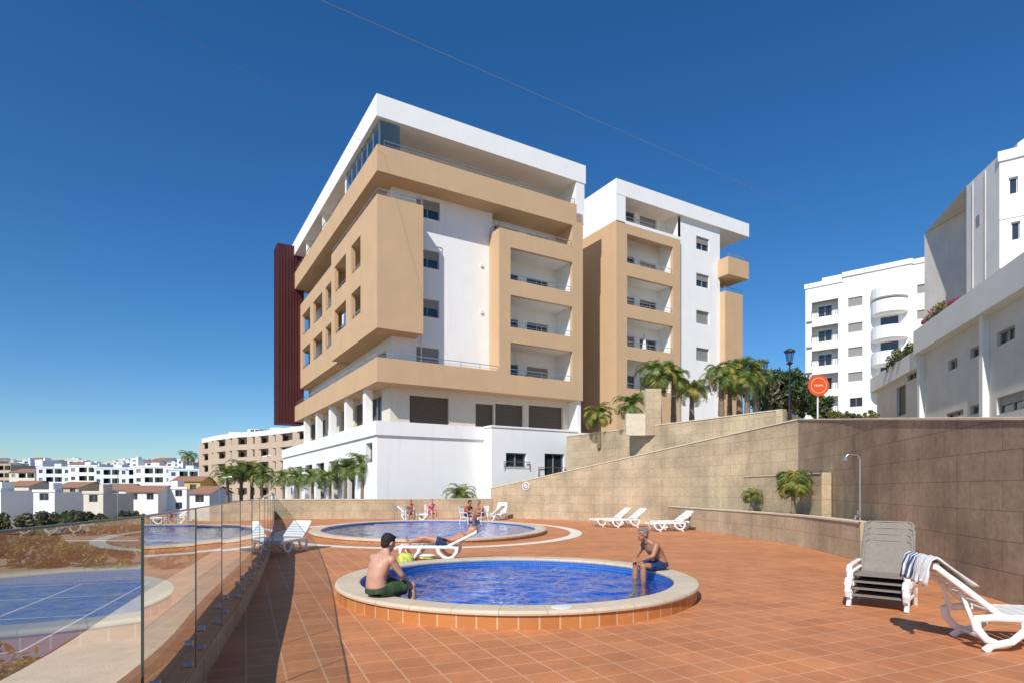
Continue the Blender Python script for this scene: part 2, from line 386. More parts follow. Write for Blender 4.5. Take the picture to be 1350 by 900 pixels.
g.face([(15.4,0,20.36),(UM,0,20.36),(UM,0,22.0),(15.4,0,22.0)],TAN); g.box(15.42,UM,.02,2.3,20.3,22.0,TAN)
g.face([(8.93,0,9.1),(8.93,1.5,9.1),(8.93,1.5,20.36),(8.93,0,20.36)],TAN)
g.face([(UM,0,9.1),(UM,2.3,9.1),(UM,2.3,22),(UM,0,22)],TAN)
for z in (12.55,16.0): g.box(9.0,16.3,.3,2.3,z-.25,z,WHITE)
g.box(8.95,16.3,.28,2.3,19.2,19.5,WHITE)
g.box(8.95,9.1,.28,1.5,9.12,19.2,TAN); g.box(15.5,16.3,.28,2.28,9.12,19.2,WHITE)
g.box(8.93,15.4,0.002,.2,20.30,20.37,TAN); 
g.face([(8.95,.2,19.5),(15.4,.2,19.5),(15.4,.2,20.36),(8.95,.2,20.36)],TAN)
g.obj('tan_balcony_block',E)
g=Geo()
rail(g,[(U1,.1),(.1,.1),(.1,11.5)],20.5,.42)
rail(g,[(15.7,.1),(.5,.1)],23.67,.4); rail(g,[(.1,8),(.1,VM)],23.67,.4)
rail(g,[(8.9,.1),(.1,.1),(.1,VM)],10.15,.35)
rail(g,[(9.0,1.4),(9.0,.1),(15.4,.1)],20.36,.42)
for z in (10.0,13.42,16.84): rail(g,[(9.87,.12),(15.4,.12)],z,.42)
for z in (13.85,17.1):
    for a,b in ((3.6,5.9),(7.3,10.6)): rail(g,[(.12,a),(.12,b)],z,.35)
    for a in (12.3,17.0,21.9): rail(g,[(.68,a),(.68,a+3.6)],z-.05,.35)
g.obj('balcony_rails',E)
g=Geo()
hh=[]
for x0,x1,y0,y1,k in ((540,592,520,556,'bshut'),(627,651,531,558,'bshut'),(653,690,531,559,'bshut'),(697,742,533,561,'bshut')):
    ua=f1.onV(x0,1.3); ub=f1.onV(x1,1.3); _,zt=f1.onV(x0,1.3,y0); hh.append((ua,ub,6.15,min(zt,8.3),k))
facade(g,'v',1.3,1.3,UM,6.1,8.6,hh,CREAM,.25)
facade(g,'u',1.3,1.3,VM,6.1,8.6,[(a,a+2.6,6.2,8.3,'bshut' if i%2 else 'win') for i,a in enumerate((3,7,11,15,19,23))],CREAM,.25)
for (u,v) in ((.5,3.6),(.5,8.4),(.5,13.2),(.5,18),(.5,23)): g.box(u-.25,u+.25,v-.3,v+.3,6.1,8.6,WHITE)
g.obj('ground_floor_walls',E)
g=Geo()
facade(g,'v',0,0,UM+.6,-4,5.2,[],WHITE,.25); g.box(-.12,UM+.6,-.12,.25,5.2,6.1,WHITE)
bl=[(1.0,2.4,3.5,4.8,'win')]
for a in (5.0,9.5,14,18.5,23,27.5): bl+=[(a,a+3.0,.6,4.0,'open')]
facade(g,'u',0,0,33,-4,5.2,bl,WHITE,.4); g.box(-.12,.25,.25,33,5.2,6.1,WHITE)
g.box(.1,UM+.6,.1,33,5.9,6.05,PAVE); g.box(UM+.58,UM+.6,0,33,-4,5.2,WHITE)
g.box(1.8,1.9,3,33,-1,5.2,DRED)
for a in (5.0,9.5,14,18.5,23,27.5): g.box(.5,.62,a+.1,a+.9,.6,4.0,DRED); g.box(.7,1.7,a+1.6,a+1.75,.6,4,WHITE)
g.obj('white_base',E)
g=Geo()
ua=f1.onV(648,-1.2); ub=f1.onV(762,-1.2)
hs=[]
for x0,x1,y0,y1,k in ((667,694,597,616,'win'),(718,744,598,632,'win')):
    a=f1.onV(x0,-1.2); b,zt=f1.onV(x1,-1.2,y0); _,zb=f1.onV(x1,-1.2,y1); hs.append((a,b,zb,zt,k))
facade(g,'v',-1.2,ua,ub,-4,6.0,hs,WHITE,.25)
g.face([(ua,-1.2,-4),(ua,0,-4),(ua,0,6.0),(ua,-1.2,6.0)],WHITE); g.face([(ub,-1.2,-4),(ub,0,-4),(ub,0,6.0),(ub,-1.2,6.0)],WHITE)
g.box(ua-.06,ub+.06,-1.26,-.13,6.0,6.12,WHITE)
rail(g,[(hs[1][0]-.6,-1.3),(hs[1][1]+1.2,-1.3)],hs[1][2]-.1,1.0)
rail(g,[(hs[0][0]-.2,-1.3),(hs[0][1]+.2,-1.3)],hs[0][2]-.1,.5)
g.obj('white_annex',E)
g=Geo(); g.box(-1.6,.9,VM-.6,VM+1.6,8.4,26.4,RED)
for i in range(8): g.box(-1.66,-1.6,VM-.55+i*.28,VM-.45+i*.28,8.4,26.4,RED)
for i in range(7): g.box(-1.55+i*.28,-1.47+i*.28,VM-.66,VM-.6,8.4,26.4,RED)
g.obj('red_fin_wall',E)
g=Geo()
for z in (9.5,13,16.4): g.box(14.9,15.35,1.75,2.25,z,z+.6,FRAMEW)
g.bar((3.6,1.46,9.1),(3.6,1.46,22),.07,.07,FRAMEW)
for z in (14.5,17.9): g.box(8.2,8.4,1.4,1.5,z,z+.2,FRAMEW)
g.box(.3,.34,8.2,8.9,14.1,15.2,BLUEC); g.box(.3,.34,9.1,9.5,14.3,15.2,TOWELW)
for u,z in ((12.1,10.0),(10.6,13.4),(13.8,16.8)): g.box(u,u+.5,1.2,1.6,z-.3,z+.45,TAUPE)
g.obj('facade_fittings',E)
# ============================================================ SECOND BUILDING
f2=Frame((9.39,49.26),ANG)
E=empty('apartment_building',(9.39,49.26,0),ANG)
g=Geo()
g.box(-1,15.5,0,15,25.85,27.1,WHITE); g.box(0,14.6,.8,14,27.1,27.2,GREYW); g.box(-1,0,.02,15,23.7,25.85,WHITE)
g.obj('roof_slab',E)
g=Geo()
ho=[(.15,5.4,z,z+2.35,'open') for z in (10.1,13.55,17.0,20.45)]
facade(g,'v',0,-1,6.3,0,23.6,ho,TAN,.3)
facade(g,'u',-1,0,15,0,23.7,[],TAN,.3)
g.box(-.98,6.28,.28,1.8,23.3,23.6,TAN); g.box(0,6.3,0,.2,23.6,23.85,WHITE)
for z in (12.8,16.2,19.7): g.box(-.9,6.28,.3,1.8,z-.25,z,WHITE)
g.face([(6.3,0,0),(6.3,1.8,0),(6.3,1.8,23.6),(6.3,0,23.6)],TAN)
bb=[(.6+2.6*i,2.6+2.6*i,z+.05,z+2.2,'win' if (i+int(z))%2 else 'shut') for z in (9.4,12.8,16.2,19.7,23.6) for i in (0,1)]
facade(g,'v',1.8,-.9,6.3,8,25.85,bb,WHITE,.2)
g.box(5.45,6.28,.3,1.8,8,23.3,WHITE)
g.loft([(2.9,.9,13.1),(2.9,.9,15.0)],.03,STEEL,6); g.loft([(2.9,.9,13.6),(2.9,.9,14.6),(2.9,.9,15.2)],[.22,.12,.02],TOWELW,8)
g.obj('tan_balcony_block',E)
g=Geo()
u0=f2.onV(897,.3); u1=f2.onV(949,.3)
wh=[]
for y in (316,364,412,460,508):
    a=f2.onV(918,.3); b,zt=f2.onV(935,.3,y); _,zb=f2.onV(935,.3,y+17); wh.append((a,b,zb,zt,'half' if y in(316,364) else 'shut'))
facade(g,'v',.3,u0,u1,0,25.85,wh,WHITE,.2)
g.face([(u1,.3,0),(u1,15,0),(u1,15,25.85),(u1,.3,25.85)],WHITE)
g.face([(6.3,.3,23.6),(6.3,1.8,23.6),(6.3,1.8,25.85),(6.3,.3,25.85)],WHITE)
g.face([(-1,15,0),(u1,15,0),(u1,15,25.9),(-1,15,25.9)],WHITE)
g.obj('white_walls',E)
g=Geo()
g.box(u1,14.2,-.3,6,0,20.0,TAN)
g.box(u1-.3,14.3,-.9,2,21.3,21.55,TAN); g.box(u1-.3,14.3,-.9,-.7,21.55,22.9,TAN); g.box(14.1,14.3,-.7,2,21.55,22.9,TAN); g.box(u1-.3,u1-.1,-.7,.3,21.55,22.9,TAN)
g.obj('tan_end_balcony',E)
g=Geo()
for z in (10.1,13.55,17.0,20.45,23.85): rail(g,[(.15,.1),(5.4,.1)],z,.42)
rail(g,[(u1-.2,-.8),(14.2,-.8),(14.2,2)],22.9,.35); rail(g,[(u1,-.2),(14.1,-.2)],20.0,.4)
g.obj('balcony_rails',E)
# ============================================================ WHITE BLOCK ON THE RIGHT
a3=math.atan2(81.5-95,62.7-46.7); f3=Frame((46.7,95),a3)
E=empty('white_apartment_block',(46.7,95,0),a3)
def uz(fr,px,py,v=0): return fr.onV(px,v,py)
s1=uz(f3,1112,0)[0]; s2=uz(f3,1203,0)[0]; s3=uz(f3,1282,0)[0]
g=Geo()
def winset(fr,x0,x1,ys,h,v,k='win'):
    r=[]
    for y in ys:
        a=fr.onV(x0,v); b,zt=fr.onV(x1,v,y); _,zb=fr.onV(x1,v,y+h); r.append((a,b,zb,zt,k))
    return r
hA=[]
for y in (392,425,457,489,520): 
    a=f3.onV(1070,0); b,zt=f3.onV(1105,0,y+1); _,zb=f3.onV(1105,0,y+22); hA.append((a,b,zb,zt,'open'))
facade(g,'v',0,0,s1,8,33.9,hA,WHITE,.2)
facade(g,'v',1.4,0,s1,8,33.5,[(h[0]+.6,h[0]+2.6,h[2],h[3]-.4,'win') for h in hA],WHITE,.2,frame=FRAMEW)
for h in hA: g.box(.1,s1,.2,1.4,h[2]-.3,h[2],WHITE2)
z2=uz(f3,1150,357)[1]
facade(g,'v',-.25,s1,s2,8,z2,winset(f3,1118,1137,(390,424,456,489),12,-.25,'shut')+winset(f3,1120,1137,(523,),12,-.25),WHITE,.2)
g.face([(s1,-.25,8),(s1,2,8),(s1,2,z2),(s1,-.25,z2)],WHITE)
z3=uz(f3,1240,340)[1]
hC=[]
for y in (356,390,423,456,489):
    a=f3.onV(1245,-.1); b,zt=f3.onV(1278,-.1,y); _,zb=f3.onV(1278,-.1,y+22); hC.append((a,b,zb,zt,'open'))
facade(g,'v',-.1,s2,s3,8,z3,hC+winset(f3,1209,1230,(372,406,440,474),12,-.1,'shut'),WHITE,.2)
facade(g,'v',1.3,s2,s3,8,z3-.3,[(h[0]+.3,h[1]-.5,h[2],h[3]-.4,'win') for h in hC],WHITE,.2)
for h in hC: g.box(h[0]-.3,s3-.1,.1,1.3,h[2]-.3,h[2],WHITE2)
g.box(0,s1,0.25,13,33.5,33.88,WHITE); g.box(s1,s2,0,13,z2-.3,z2-.02,WHITE); g.box(s2,s3,.15,13,z3-.3,z3-.02,WHITE)
g.face([(0,0,8),(0,13,8),(0,13,33.9),(0,0,33.9)],WHITE); g.face([(s3,0,8),(s3,13,8),(s3,13,z3),(s3,0,z3)],WHITE)
g.box(-.15,s1,-.15,.1,33.5,34.2,WHITE); g.box(s1-.1,s2+.1,-.45,-.2,z2-.2,z2+.5,WHITE); g.box(s2,s3+.1,-.25,-.05,z3-.2,z3+.5,WHITE)
g.box(1.5,4.5,4,8,33.9,36.0,WHITE)
for z_ in (16,20,24,28): g.box(.2,1.0,-.35,-.02,z_+.2,z_+.8,FRAMEW)
g.obj('walls',E)
g=Geo()
for h in hA: rail(g,[(h[0],-.05),(h[1],-.05)],h[2],1.0,RAILB,.35,2,.06)
for h in hC: rail(g,[(h[0],-.15),(h[1],-.15)],h[2],1.0,RAILB,.35,2,.06)
g.obj('balcony_rails',E)
g=Geo()
uc=uz(f3,1173,0)[0]; 
for y in (403,437,470,503):
    zc=uz(f3,1173,y,-1)[1]
    g.loft([(uc,-.3,zc-1.3),(uc,-.3,zc-1.1),(uc,-.3,zc+.7)],[1.9,2.3,2.3],WHITE,20)
    g.box(uc-1.1,uc+1.1,-.3,-.27,zc+.7,zc+2.3,WG)
zt=uz(f3,1173,372)[1]
g.loft([(uc,-.3,zt-2.6),(uc,-.3,zt-1.2),(uc,-.3,zt-.4),(uc,-.3,zt)],[2.35,2.35,1.8,.5],WHITE,20)
g.obj('round_balconies',E,smooth=False)
# ============================================================ TOWER FAR RIGHT
E=empty('faceted_white_tower',(0,0,0))
g=Geo()
pts=[(38.5,39.0),(46,40),(46,55),(38,55)]
def prism(g,pts,z0,z1,m,mt=None):
    n=len(pts)
    for i in range(n):
        a=pts[i];b=pts[(i+1)%n]; g.face([(*a,z0),(*b,z0),(*b,z1),(*a,z1)],m)
    g.face([(*p,z1) for p in pts],mt or m)
prism(g,pts,6,25.18,GREYW)
g.obj('tower_rear_walls',E)
d1=V((34.3-35.25,42.0-46.3)); L1=d1.length
gg=Geo(); facade(gg,'v',0,0,L1,6,25.2,[],WHITE2,.2)
gg.box(1.4,1.9,-.03,.05,21.4,22.2,FRAME)
for u_ in (.9,2.6): gg.box(u_,u_+.08,-.05,0,8,25,GREYW)
gg.obj('tower_left_face',E,(35.25,46.3,0),math.atan2(d1.y,d1.x))
d2=V((4.2,-3.0)); L2=d2.length; fr=Frame((34.3,42.0),math.atan2(d2.y,d2.x))
hh=[]
for (x0,x1,y0,y1) in ((1330,1342,232,254),(1333,1345,291,315),(1335,1347,352,372)):
    a=fr.onV(x0,0); b,zt_=fr.onV(x1,0,y0); _,zb=fr.onV(x1,0,y1); hh.append((a,b,zb,zt_,'win'))
gg=Geo(); facade(gg,'v',0,0,L2,6,25.2,hh,WHITE,.25,frame=FRAMEW); gg.box(-.1,L2,-.12,.0,24.7,25.4,WHITE2)
for z in (20.6,17.2,14): gg.box(0,L2,-.04,0,z,z+.12,WHITE2)
gg.obj('tower_right_face',E,(34.3,42.0,0),fr.a)
g=Geo()
g.face([(35.25,46.3,25.2),(34.3,42,25.2),(38.5,39,25.2),(46,40,25.2),(46,55,25.2),(38,55,25.2)],WHITE2)
g.v+=[(36.4,43,25.2),(41,40.5,25.2),(44,46,25.2),(38,48,25.2),(36.4,43,26.6),(41,40.5,30),(44,46,30),(38,48,27)]
b=len(g.v)-8
for q in ((4,5,6,7),(0,1,5,4),(1,2,6,5),(2,3,7,6),(3,0,4,7)): g.f.append(tuple(b+i for i in q)); g.m.append(g.mi(GREYW))
g.obj('tower_roof',E)
# ============================================================ LOW LONG BUILDING
f5=Frame((25.8,42.2),math.atan2(-22.5,-6.9))
E=empty('long_low_building',(25.8,42.2,0),f5.a)
g=Geo()
hh=[]
for (x0,x1,y0,y1,k) in ((1196,1208,487,497,'win'),(1250,1262,470,484,'win'),(1279,1295,452,466,'win'),(1314,1338,427,446,'win'),(1247,1270,538,546,'win'),(1279,1302,528,541,'win'),(1314,1350,513,538,'half'),(1182,1194,505,545,'bshut')):
    a=f5.onV(x0,0); b,zt_=f5.onV(x1,0,(y0)); _,zb=f5.onV(x1,0,y1)
    hh.append((min(a,b),max(a,b),zb,zt_,k))
facade(g,'v',0,0,30,2,9.3,hh,GREYW,.2)
g.face([(0,0,2),(0,12,2),(0,12,9.9),(0,0,9.9)],WHITE2)
g.box(-.3,9,-.35,.3,8.6,9.6,WHITE2); g.box(9.0,30,-.5,.3,9.3,10.6,WHITE2)
g.box(0,30,.3,12,9.0,9.3,PAVE)
for uu in (8.8,16.5): g.box(uu,uu+.35,-.25,0,2,9.3,WHITE2)
g.obj('walls',E)
# ============================================================ WALLS OF THE POOL TERRACE
def wallstrip(name,pts,tops,thick,m,z0=0.0,topm=None,side=1,parent=None,cap=.0):
    g=Geo(); n=len(pts); P=[V((p[0],p[1])) for p in pts]; off=[]
    for i in range(n):
        t=(P[min(i+1,n-1)]-P[max(i-1,0)]).normalized(); off.append(V((-t.y,t.x))*thick*side)
    s=0
    for i in range(n-1):
        L=(P[i+1]-P[i]).length; a,b=P[i],P[i+1]; c,d=a+off[i],b+off[i+1]
        za,zb=tops[i],tops[i+1]; ba=bb=z0
        g.face([(*a,ba),(*b,bb),(*b,zb),(*a,za)],m,[(s,ba),(s+L,bb),(s+L,zb),(s,za)])
        g.face([(*c,ba),(*d,bb),(*d,zb),(*c,za)],m,[(s,ba),(s+L,bb),(s+L,zb),(s,za)])
        if cap>0:
            e=.03
            oa,ob=off[i].normalized(),off[i+1].normalized()
            a1,b1,c1,d1_=a-oa*e,b-ob*e,c+oa*e,d+ob*e
            g.face([(*a1,za),(*b1,zb),(*b1,zb+cap),(*a1,za+cap)],topm); g.face([(*c1,za),(*d1_,zb),(*d1_,zb+cap),(*c1,za+cap)],topm)
            g.face([(*a1,za+cap),(*b1,zb+cap),(*d1_,zb+cap),(*c1,za+cap)],topm); g.face([(*a1,za),(*b1,zb),(*d1_,zb),(*c1,za)],topm)
        else:
            g.face([(*a,za),(*b,zb),(*d,zb),(*c,za)],topm or m,[(s,0),(s+L,0),(s+L,thick),(s,thick)])
        s+=L
    for i in (0,n-1):
        a=P[i];c=a+off[i]; ba=z0
        g.face([(*a,ba),(*c,ba),(*c,tops[i]+cap),(*a,tops[i]+cap)],m,[(0,ba),(thick,ba),(thick,tops[i]),(0,tops[i])])
    return g.obj(name,parent)
def smooth_pts(pts,k=6):
    out=[]; n=len(pts)
    for i in range(n-1):
        p0=V(pts[max(i-1,0)]);p1=V(pts[i]);p2=V(pts[i+1]);p3=V(pts[min(i+2,n-1)])
        for j in range(k):
            t=j/k; out.append(.5*((2*p1)+(p2-p0)*t+(2*p0-5*p1+4*p2-p3)*t*t+(-p0+3*p1-3*p2+p3)*t**3))
    out.append(V(pts[-1])); return out
mainL=smooth_pts([(-1.3,36.4),(3.4,33.3),(7.0,29.2),(9.3,25.2),(10.35,21.6)],5)
def topz(px,py,d): return CH+(H0-py)/F*d
tops=[]
for p in mainL:
    px=CX+F*p.x/p.y; py=645-(px-640)*(92/412) if px>640 else 645; tops.append(max(1.15,topz(px,py,p.y)))
wallstrip('retaining_wall',mainL,tops,.35,TRAV,topm=COPE,cap=.05)
mainR=smooth_pts([(10.36,21.6),(9.75,17.5),(8.75,14.2),(7.9,11.0),(7.35,8.4),(7.05,5.0),(6.95,1),(6.9,-6)],5)
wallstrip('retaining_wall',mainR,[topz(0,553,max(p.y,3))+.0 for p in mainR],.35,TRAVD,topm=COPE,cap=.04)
up=[(3.5,38.3),(12.35,27.2)]
wallstrip('upper_terrace_wall',up,[5.1,5.33],.3,TRAV,z0=1.5,topm=COPE,cap=.05)
wallstrip('upper_terrace_wall',[(12.36,27.2),(14.5,30)],[5.33,5.33],.3,TRAV,z0=1.5,topm=COPE)
g=Geo()
for i in range(len(mainL)-1):
    a,b=mainL[i],mainL[i+1]; o=V((2.6,3.2)); g.face([(*a,tops[i]-.9),(*b,tops[i+1]-.9),(*(b+o),tops[i+1]-.9),(*(a+o),tops[i]-.9)],PAVE)
g.obj('ramp_pavement')
low=smooth_pts([(7.6,28.0),(8.0,25.6),(8.6,21.9),(8.95,18.3),(8.7,15.2),(8.55,14.1)],5)
wallstrip('planter_wall',low,[.9]*len(low),.3,TRAV,topm=COPE,side=-1,cap=.04)
g=Geo()
g.face([(p.x,p.y,.8) for p in low]+[(9.75,17.5,.8),(10.36,21.6,.8),(9.3,25.2,.8)],HILLM); g.obj('planter_soil')
wallstrip('planter_back_wall',[(9.35,23.4),(9.95,20.4),(9.9,18.5)],[2.2,2.2,2.2],.3,TRAV,topm=COPE,side=-1,cap=.04)
wallstrip('far_boundary_wall',[(-14.0,34.6),(-8,35.0),(-1.2,36.3)],[1.12]*3,.3,TRAV,z0=-4,topm=COPE,cap=.05)
par=smooth_pts([(-1.55,-4),(-1.5,-1.5),(-1.62,1.0),(-2.02,3.2),(-2.72,5.25),(-3.75,8.4),(-4.87,11.6),(-7.0,17.4),(-9.6,23.8),(-14.0,34.6)],6)
wallstrip('parapet_wall',par,[.72]*len(par),.50,TRAVP,z0=-4,topm=COPE,side=1,cap=.05)
E=empty('glass_railing')
g=Geo(); gs=Geo()
def walk(pts,step,start=0):
    res=[]; s=[0]
    for a,b in zip(pts[:-1],pts[1:]): s.append(s[-1]+(b-a).length)
    def at(x):
        for i in range(len(pts)-1):
            if s[i+1]>=x: return pts[i]+(pts[i+1]-pts[i])*((x-s[i])/(s[i+1]-s[i]))
        return pts[-1]
    x=start
    while x<s[-1]-.2: res.append((at(x),at(min(x+step,s[-1])))); x+=step
    return res
for a,b in walk(par,1.45,1.35):
    t=(b-a).normalized(); nrm=V((t.y,-t.x)); o=nrm*.065; a2=a+o+t*.008; b2=b+o-t*.008
    g.face([(*a2,.36),(*b2,.36),(*b2,1.56),(*a2,1.56)],RGLASS)
    gs.bar((*a2,1.56),(*b2,1.56),.010,.012,EDGE)
    gs.bar((*a2,.36),(*a2,1.56),.006,.006,EDGE); gs.bar((*b2,.36),(*b2,1.56),.006,.006,EDGE)
    for q in (.25,1.2):
        for z in (.45,.60):
            p=a+t*q; gs.loft([(*(p+nrm*.0),z),(*(p+nrm*.09),z)],.024,STEEL,10)
g.obj('glass_panels',E); gs.obj('clamps_and_edges',E)
# ============================================================ POOLS & DECK
def ell_pt(c,a,b,rot,an):
    x=a*math.cos(an); y=b*math.sin(an); return V((c[0]+x*math.cos(rot)-y*math.sin(rot),c[1]+x*math.sin(rot)+y*math.cos(rot)))
def sweep(name,prof,c,a,b,rot,m,n=128,parent=None,smooth=False):
    g=Geo(); 
    for i in range(n):
        a0=2*math.pi*i/n; a1=2*math.pi*(i+1)/n; r=(a+b)/2
        acc=0
        for k in range(len(prof)-1):
            (r0,z0),(r1,z1)=prof[k],prof[k+1]
            L=math.hypot(r1-r0,z1-z0)
            p=ell_pt(c,a+r0,b+r0,rot,a0);q=ell_pt(c,a+r0,b+r0,rot,a1);s_=ell_pt(c,a+r1,b+r1,rot,a1);t=ell_pt(c,a+r1,b+r1,rot,a0)
            g.face([(*p,z0),(*q,z0),(*s_,z1),(*t,z1)],m,[(a0*r,acc),(a1*r,acc),(a1*r,acc+L),(a0*r,acc+L)])
            acc+=L
    return g.obj(name,parent,smooth=smooth,merge=smooth)
def disc(name,c,a,b,rot,z,m,parent=None,n=128):
    g=Geo(); g.face([(*ell_pt(c,a,b,rot,2*math.pi*i/n),z) for i in range(n)],m); return g.obj(name,parent)
def water(name,c,a,b,rot,z,m,parent,amp,wl,na=300,nr=110):
    g=Geo(); k=g.mi(m)
    def h(p):
        q=V((p.x/wl,p.y/wl,0)); w1=V((p.x/wl*.9+noise.noise(q*.6)*1.5,p.y/wl*1.25,3.3))
        return amp*(noise.noise(q)*1.0+noise.noise(w1*2.1)*.55+noise.noise(q*4.3+V((9,2,1)))*.20)
    g.v.append((c[0],c[1],z))
    for i in range(1,nr+1):
        t=i/nr
        for j in range(na):
            p=ell_pt(c,a*t,b*t,rot,2*math.pi*(j+.5*(i%2))/na); g.v.append((p.x,p.y,z+h(p)*min(1,(1-t)*12+.35)))
    for j in range(na): g.f.append((0,1+j,1+(j+1)%na)); g.m.append(k)
    for i in range(nr-1):
        for j in range(na):
            A=1+i*na; B=1+(i+1)*na; g.f.append((A+j,B+j,B+(j+1)%na,A+(j+1)%na)); g.m.append(k)
    return g.obj(name,parent,smooth=True)
COPR=brickmat('coping_stone_segments',(.67,.57,.42),(.62,.52,.38),(.40,.33,.24),.60,3.0,.006,'UV',0,0,.7,.15,.2,False,.05)
P1=(0.08,10.2); R1=2.98
E=empty('small_round_pool')
sweep('rim_tiles',[(-.03,-.02),(-.03,.175)],P1,R1,R1,0,RIMT,160,E)
sweep('coping',[(-.03,.172),(0,.175),(.004,.20),(-.01,.228),(-.03,.235),(-.36,.235),(-.385,.225),(-.39,.2),(-.38,.175),(-.37,.172)],P1,R1,R1,0,COPR,160,E)
sweep('basin_wall',[(-.375,.19),(-.375,-.45)],P1,R1,R1,0,PWALL,128,E)
disc('basin_floor',P1,R1-.37,R1-.37,0,-.45,PFLOOR,E)
water('pool_water',P1,R1-.376,R1-.376,0,.085,WATER,E,.034,.42)
g=Geo(); cx_,cy_=.62,7.45; g.loft([(cx_,cy_,.234),(cx_,cy_,.242),(cx_,cy_,.244)],[.13,.13,.115],FRAMEW,24); g.obj('skimmer_lid',E)
P2=(-3.39,24.9); A2,B2=4.75,6.4; RT=math.radians(7.7)
E=empty('large_pool')
sweep('rim_tiles',[(-.03,-.02),(-.03,.08)],P2,A2,B2,RT,RIMT,160,E)
sweep('coping',[(-.03,.078),(0,.08),(0,.13),(-.03,.15),(-.42,.15),(-.45,.13),(-.44,.08)],P2,A2,B2,RT,COPR,160,E)
sweep('basin_wall',[(-.43,.12),(-.43,-1.0)],P2,A2,B2,RT,PWALL,128,E)
disc('basin_floor',P2,A2-.42,B2-.42,RT,-1.0,PFLOOR,E)
water('pool_water',P2,A2-.431,B2-.431,RT,.04,WATER2,E,.028,.55)
sweep('white_deck_band',[(1.40,.004),(.95,.004)],P2,A2,B2,RT,BANDM,160)
outer=[V((p.x+.0,p.y,0)) for p in par]+[V((-8,35.0,0)),V((-1.2,36.3,0))]+[V((p.x,p.y,0)) for p in mainL]+[V((p.x,p.y,0)) for p in mainR]
h1=[V((*ell_pt(P1,R1-.1,R1-.1,0,2*math.pi*i/96),0)) for i in range(96)]
h2=[V((*ell_pt(P2,A2-.1,B2-.1,RT,2*math.pi*i/96),0)) for i in range(96)]
tri=tessellate_polygon([outer,h1,h2]); allp=outer+h1+h2
me=bpy.data.meshes.new('pool_deck'); me.from_pydata([tuple(p) for p in allp],[],[tuple(t) for t in tri]); me.materials.append(DECK)
bm=bmesh.new(); bm.from_mesh(me); bmesh.ops.recalc_face_normals(bm,faces=bm.faces); bm.to_mesh(me); bm.free()
o=bpy.data.objects.new('pool_deck',me); scn.collection.objects.link(o)
# ============================================================ GROUNDS
g=Geo(); S=4000
g.face([(-S,-400,-4),(S,-400,-4),(S,S,-4),(-S,S,-4)],GROUND); g.obj('ground')
g=Geo()
rows=[(-6,None),(1,None),(5,None),(8.4,None),(11,None),(14.2,None),(17.5,None),(21.6,None),(27.2,13.3),(35,16.6),(50,24),(70,33),(95,44),(130,60),(200,92)]
xs={-6:6.9,1:6.95,5:7.05,8.4:7.35,11:7.9,14.2:8.75,17.5:9.75,21.6:10.36}
prev=None
for d,x in rows:
    x=(xs[d]+.2) if x is None else x; z=1.6+.117*max(d,3)-.1
    if d>95: z=1.5+.117*95
    row=[(x+(300-x)*(k/12)**1.6,d,z) for k in range(13)]
    if prev:
        for k in range(12): g.face([prev[k],prev[k+1],row[k+1],row[k]],HILLM)
        g.face([prev[0],row[0],(row[0][0],row[0][1],-4),(prev[0][0],prev[0][1],-4)],HILLM)
    prev=row
g.obj('hillside_ground')
g=Geo(); g.face([(3.6,38.5,4.85),(12.4,27.3,4.85),(14.5,30,4.85),(20,40,4.85),(32,60,4.85),(8,75,4.85),(5,47,4.85)],PAVE); g.obj('upper_terrace_pavement')
g=Geo(); g.face([(7.35,32.8,4.7),(8.2,32.8,4.7),(8.2,32.8,7.25),(7.35,32.8,7.25)],TRAV,[(0,0),(.85,0),(.85,2.5),(0,2.5)]); g.box(7.35,8.2,32.81,33.4,4.7,7.25,COPE); g.box(6.3,7.34,32.9,33.3,4.7,5.9,COPE); g.obj('stone_gate_pier')
E=empty('sports_court',(-27.5,30,0),math.radians(18))
g=Geo(); g.box(-8,8,-13,6,-4,-3.95,COURT); g.obj('surface',E)
g=Geo()
for x in (-7,-3.4,3.4,7): g.box(x-.05,x+.05,-12,5,-3.946,-3.944,LINE)
for y in (-12,-5.5,0,5): g.box(-7,7,y-.05,y+.05,-3.942,-3.940,LINE)
g.obj('lines',E)
g=Geo(); g.box(-200,-12,60,66,-3.99,-3.98,ASPH); g.box(-200,-12,66,66.2,-3.99,-3.87,PAVE); g.obj('road')
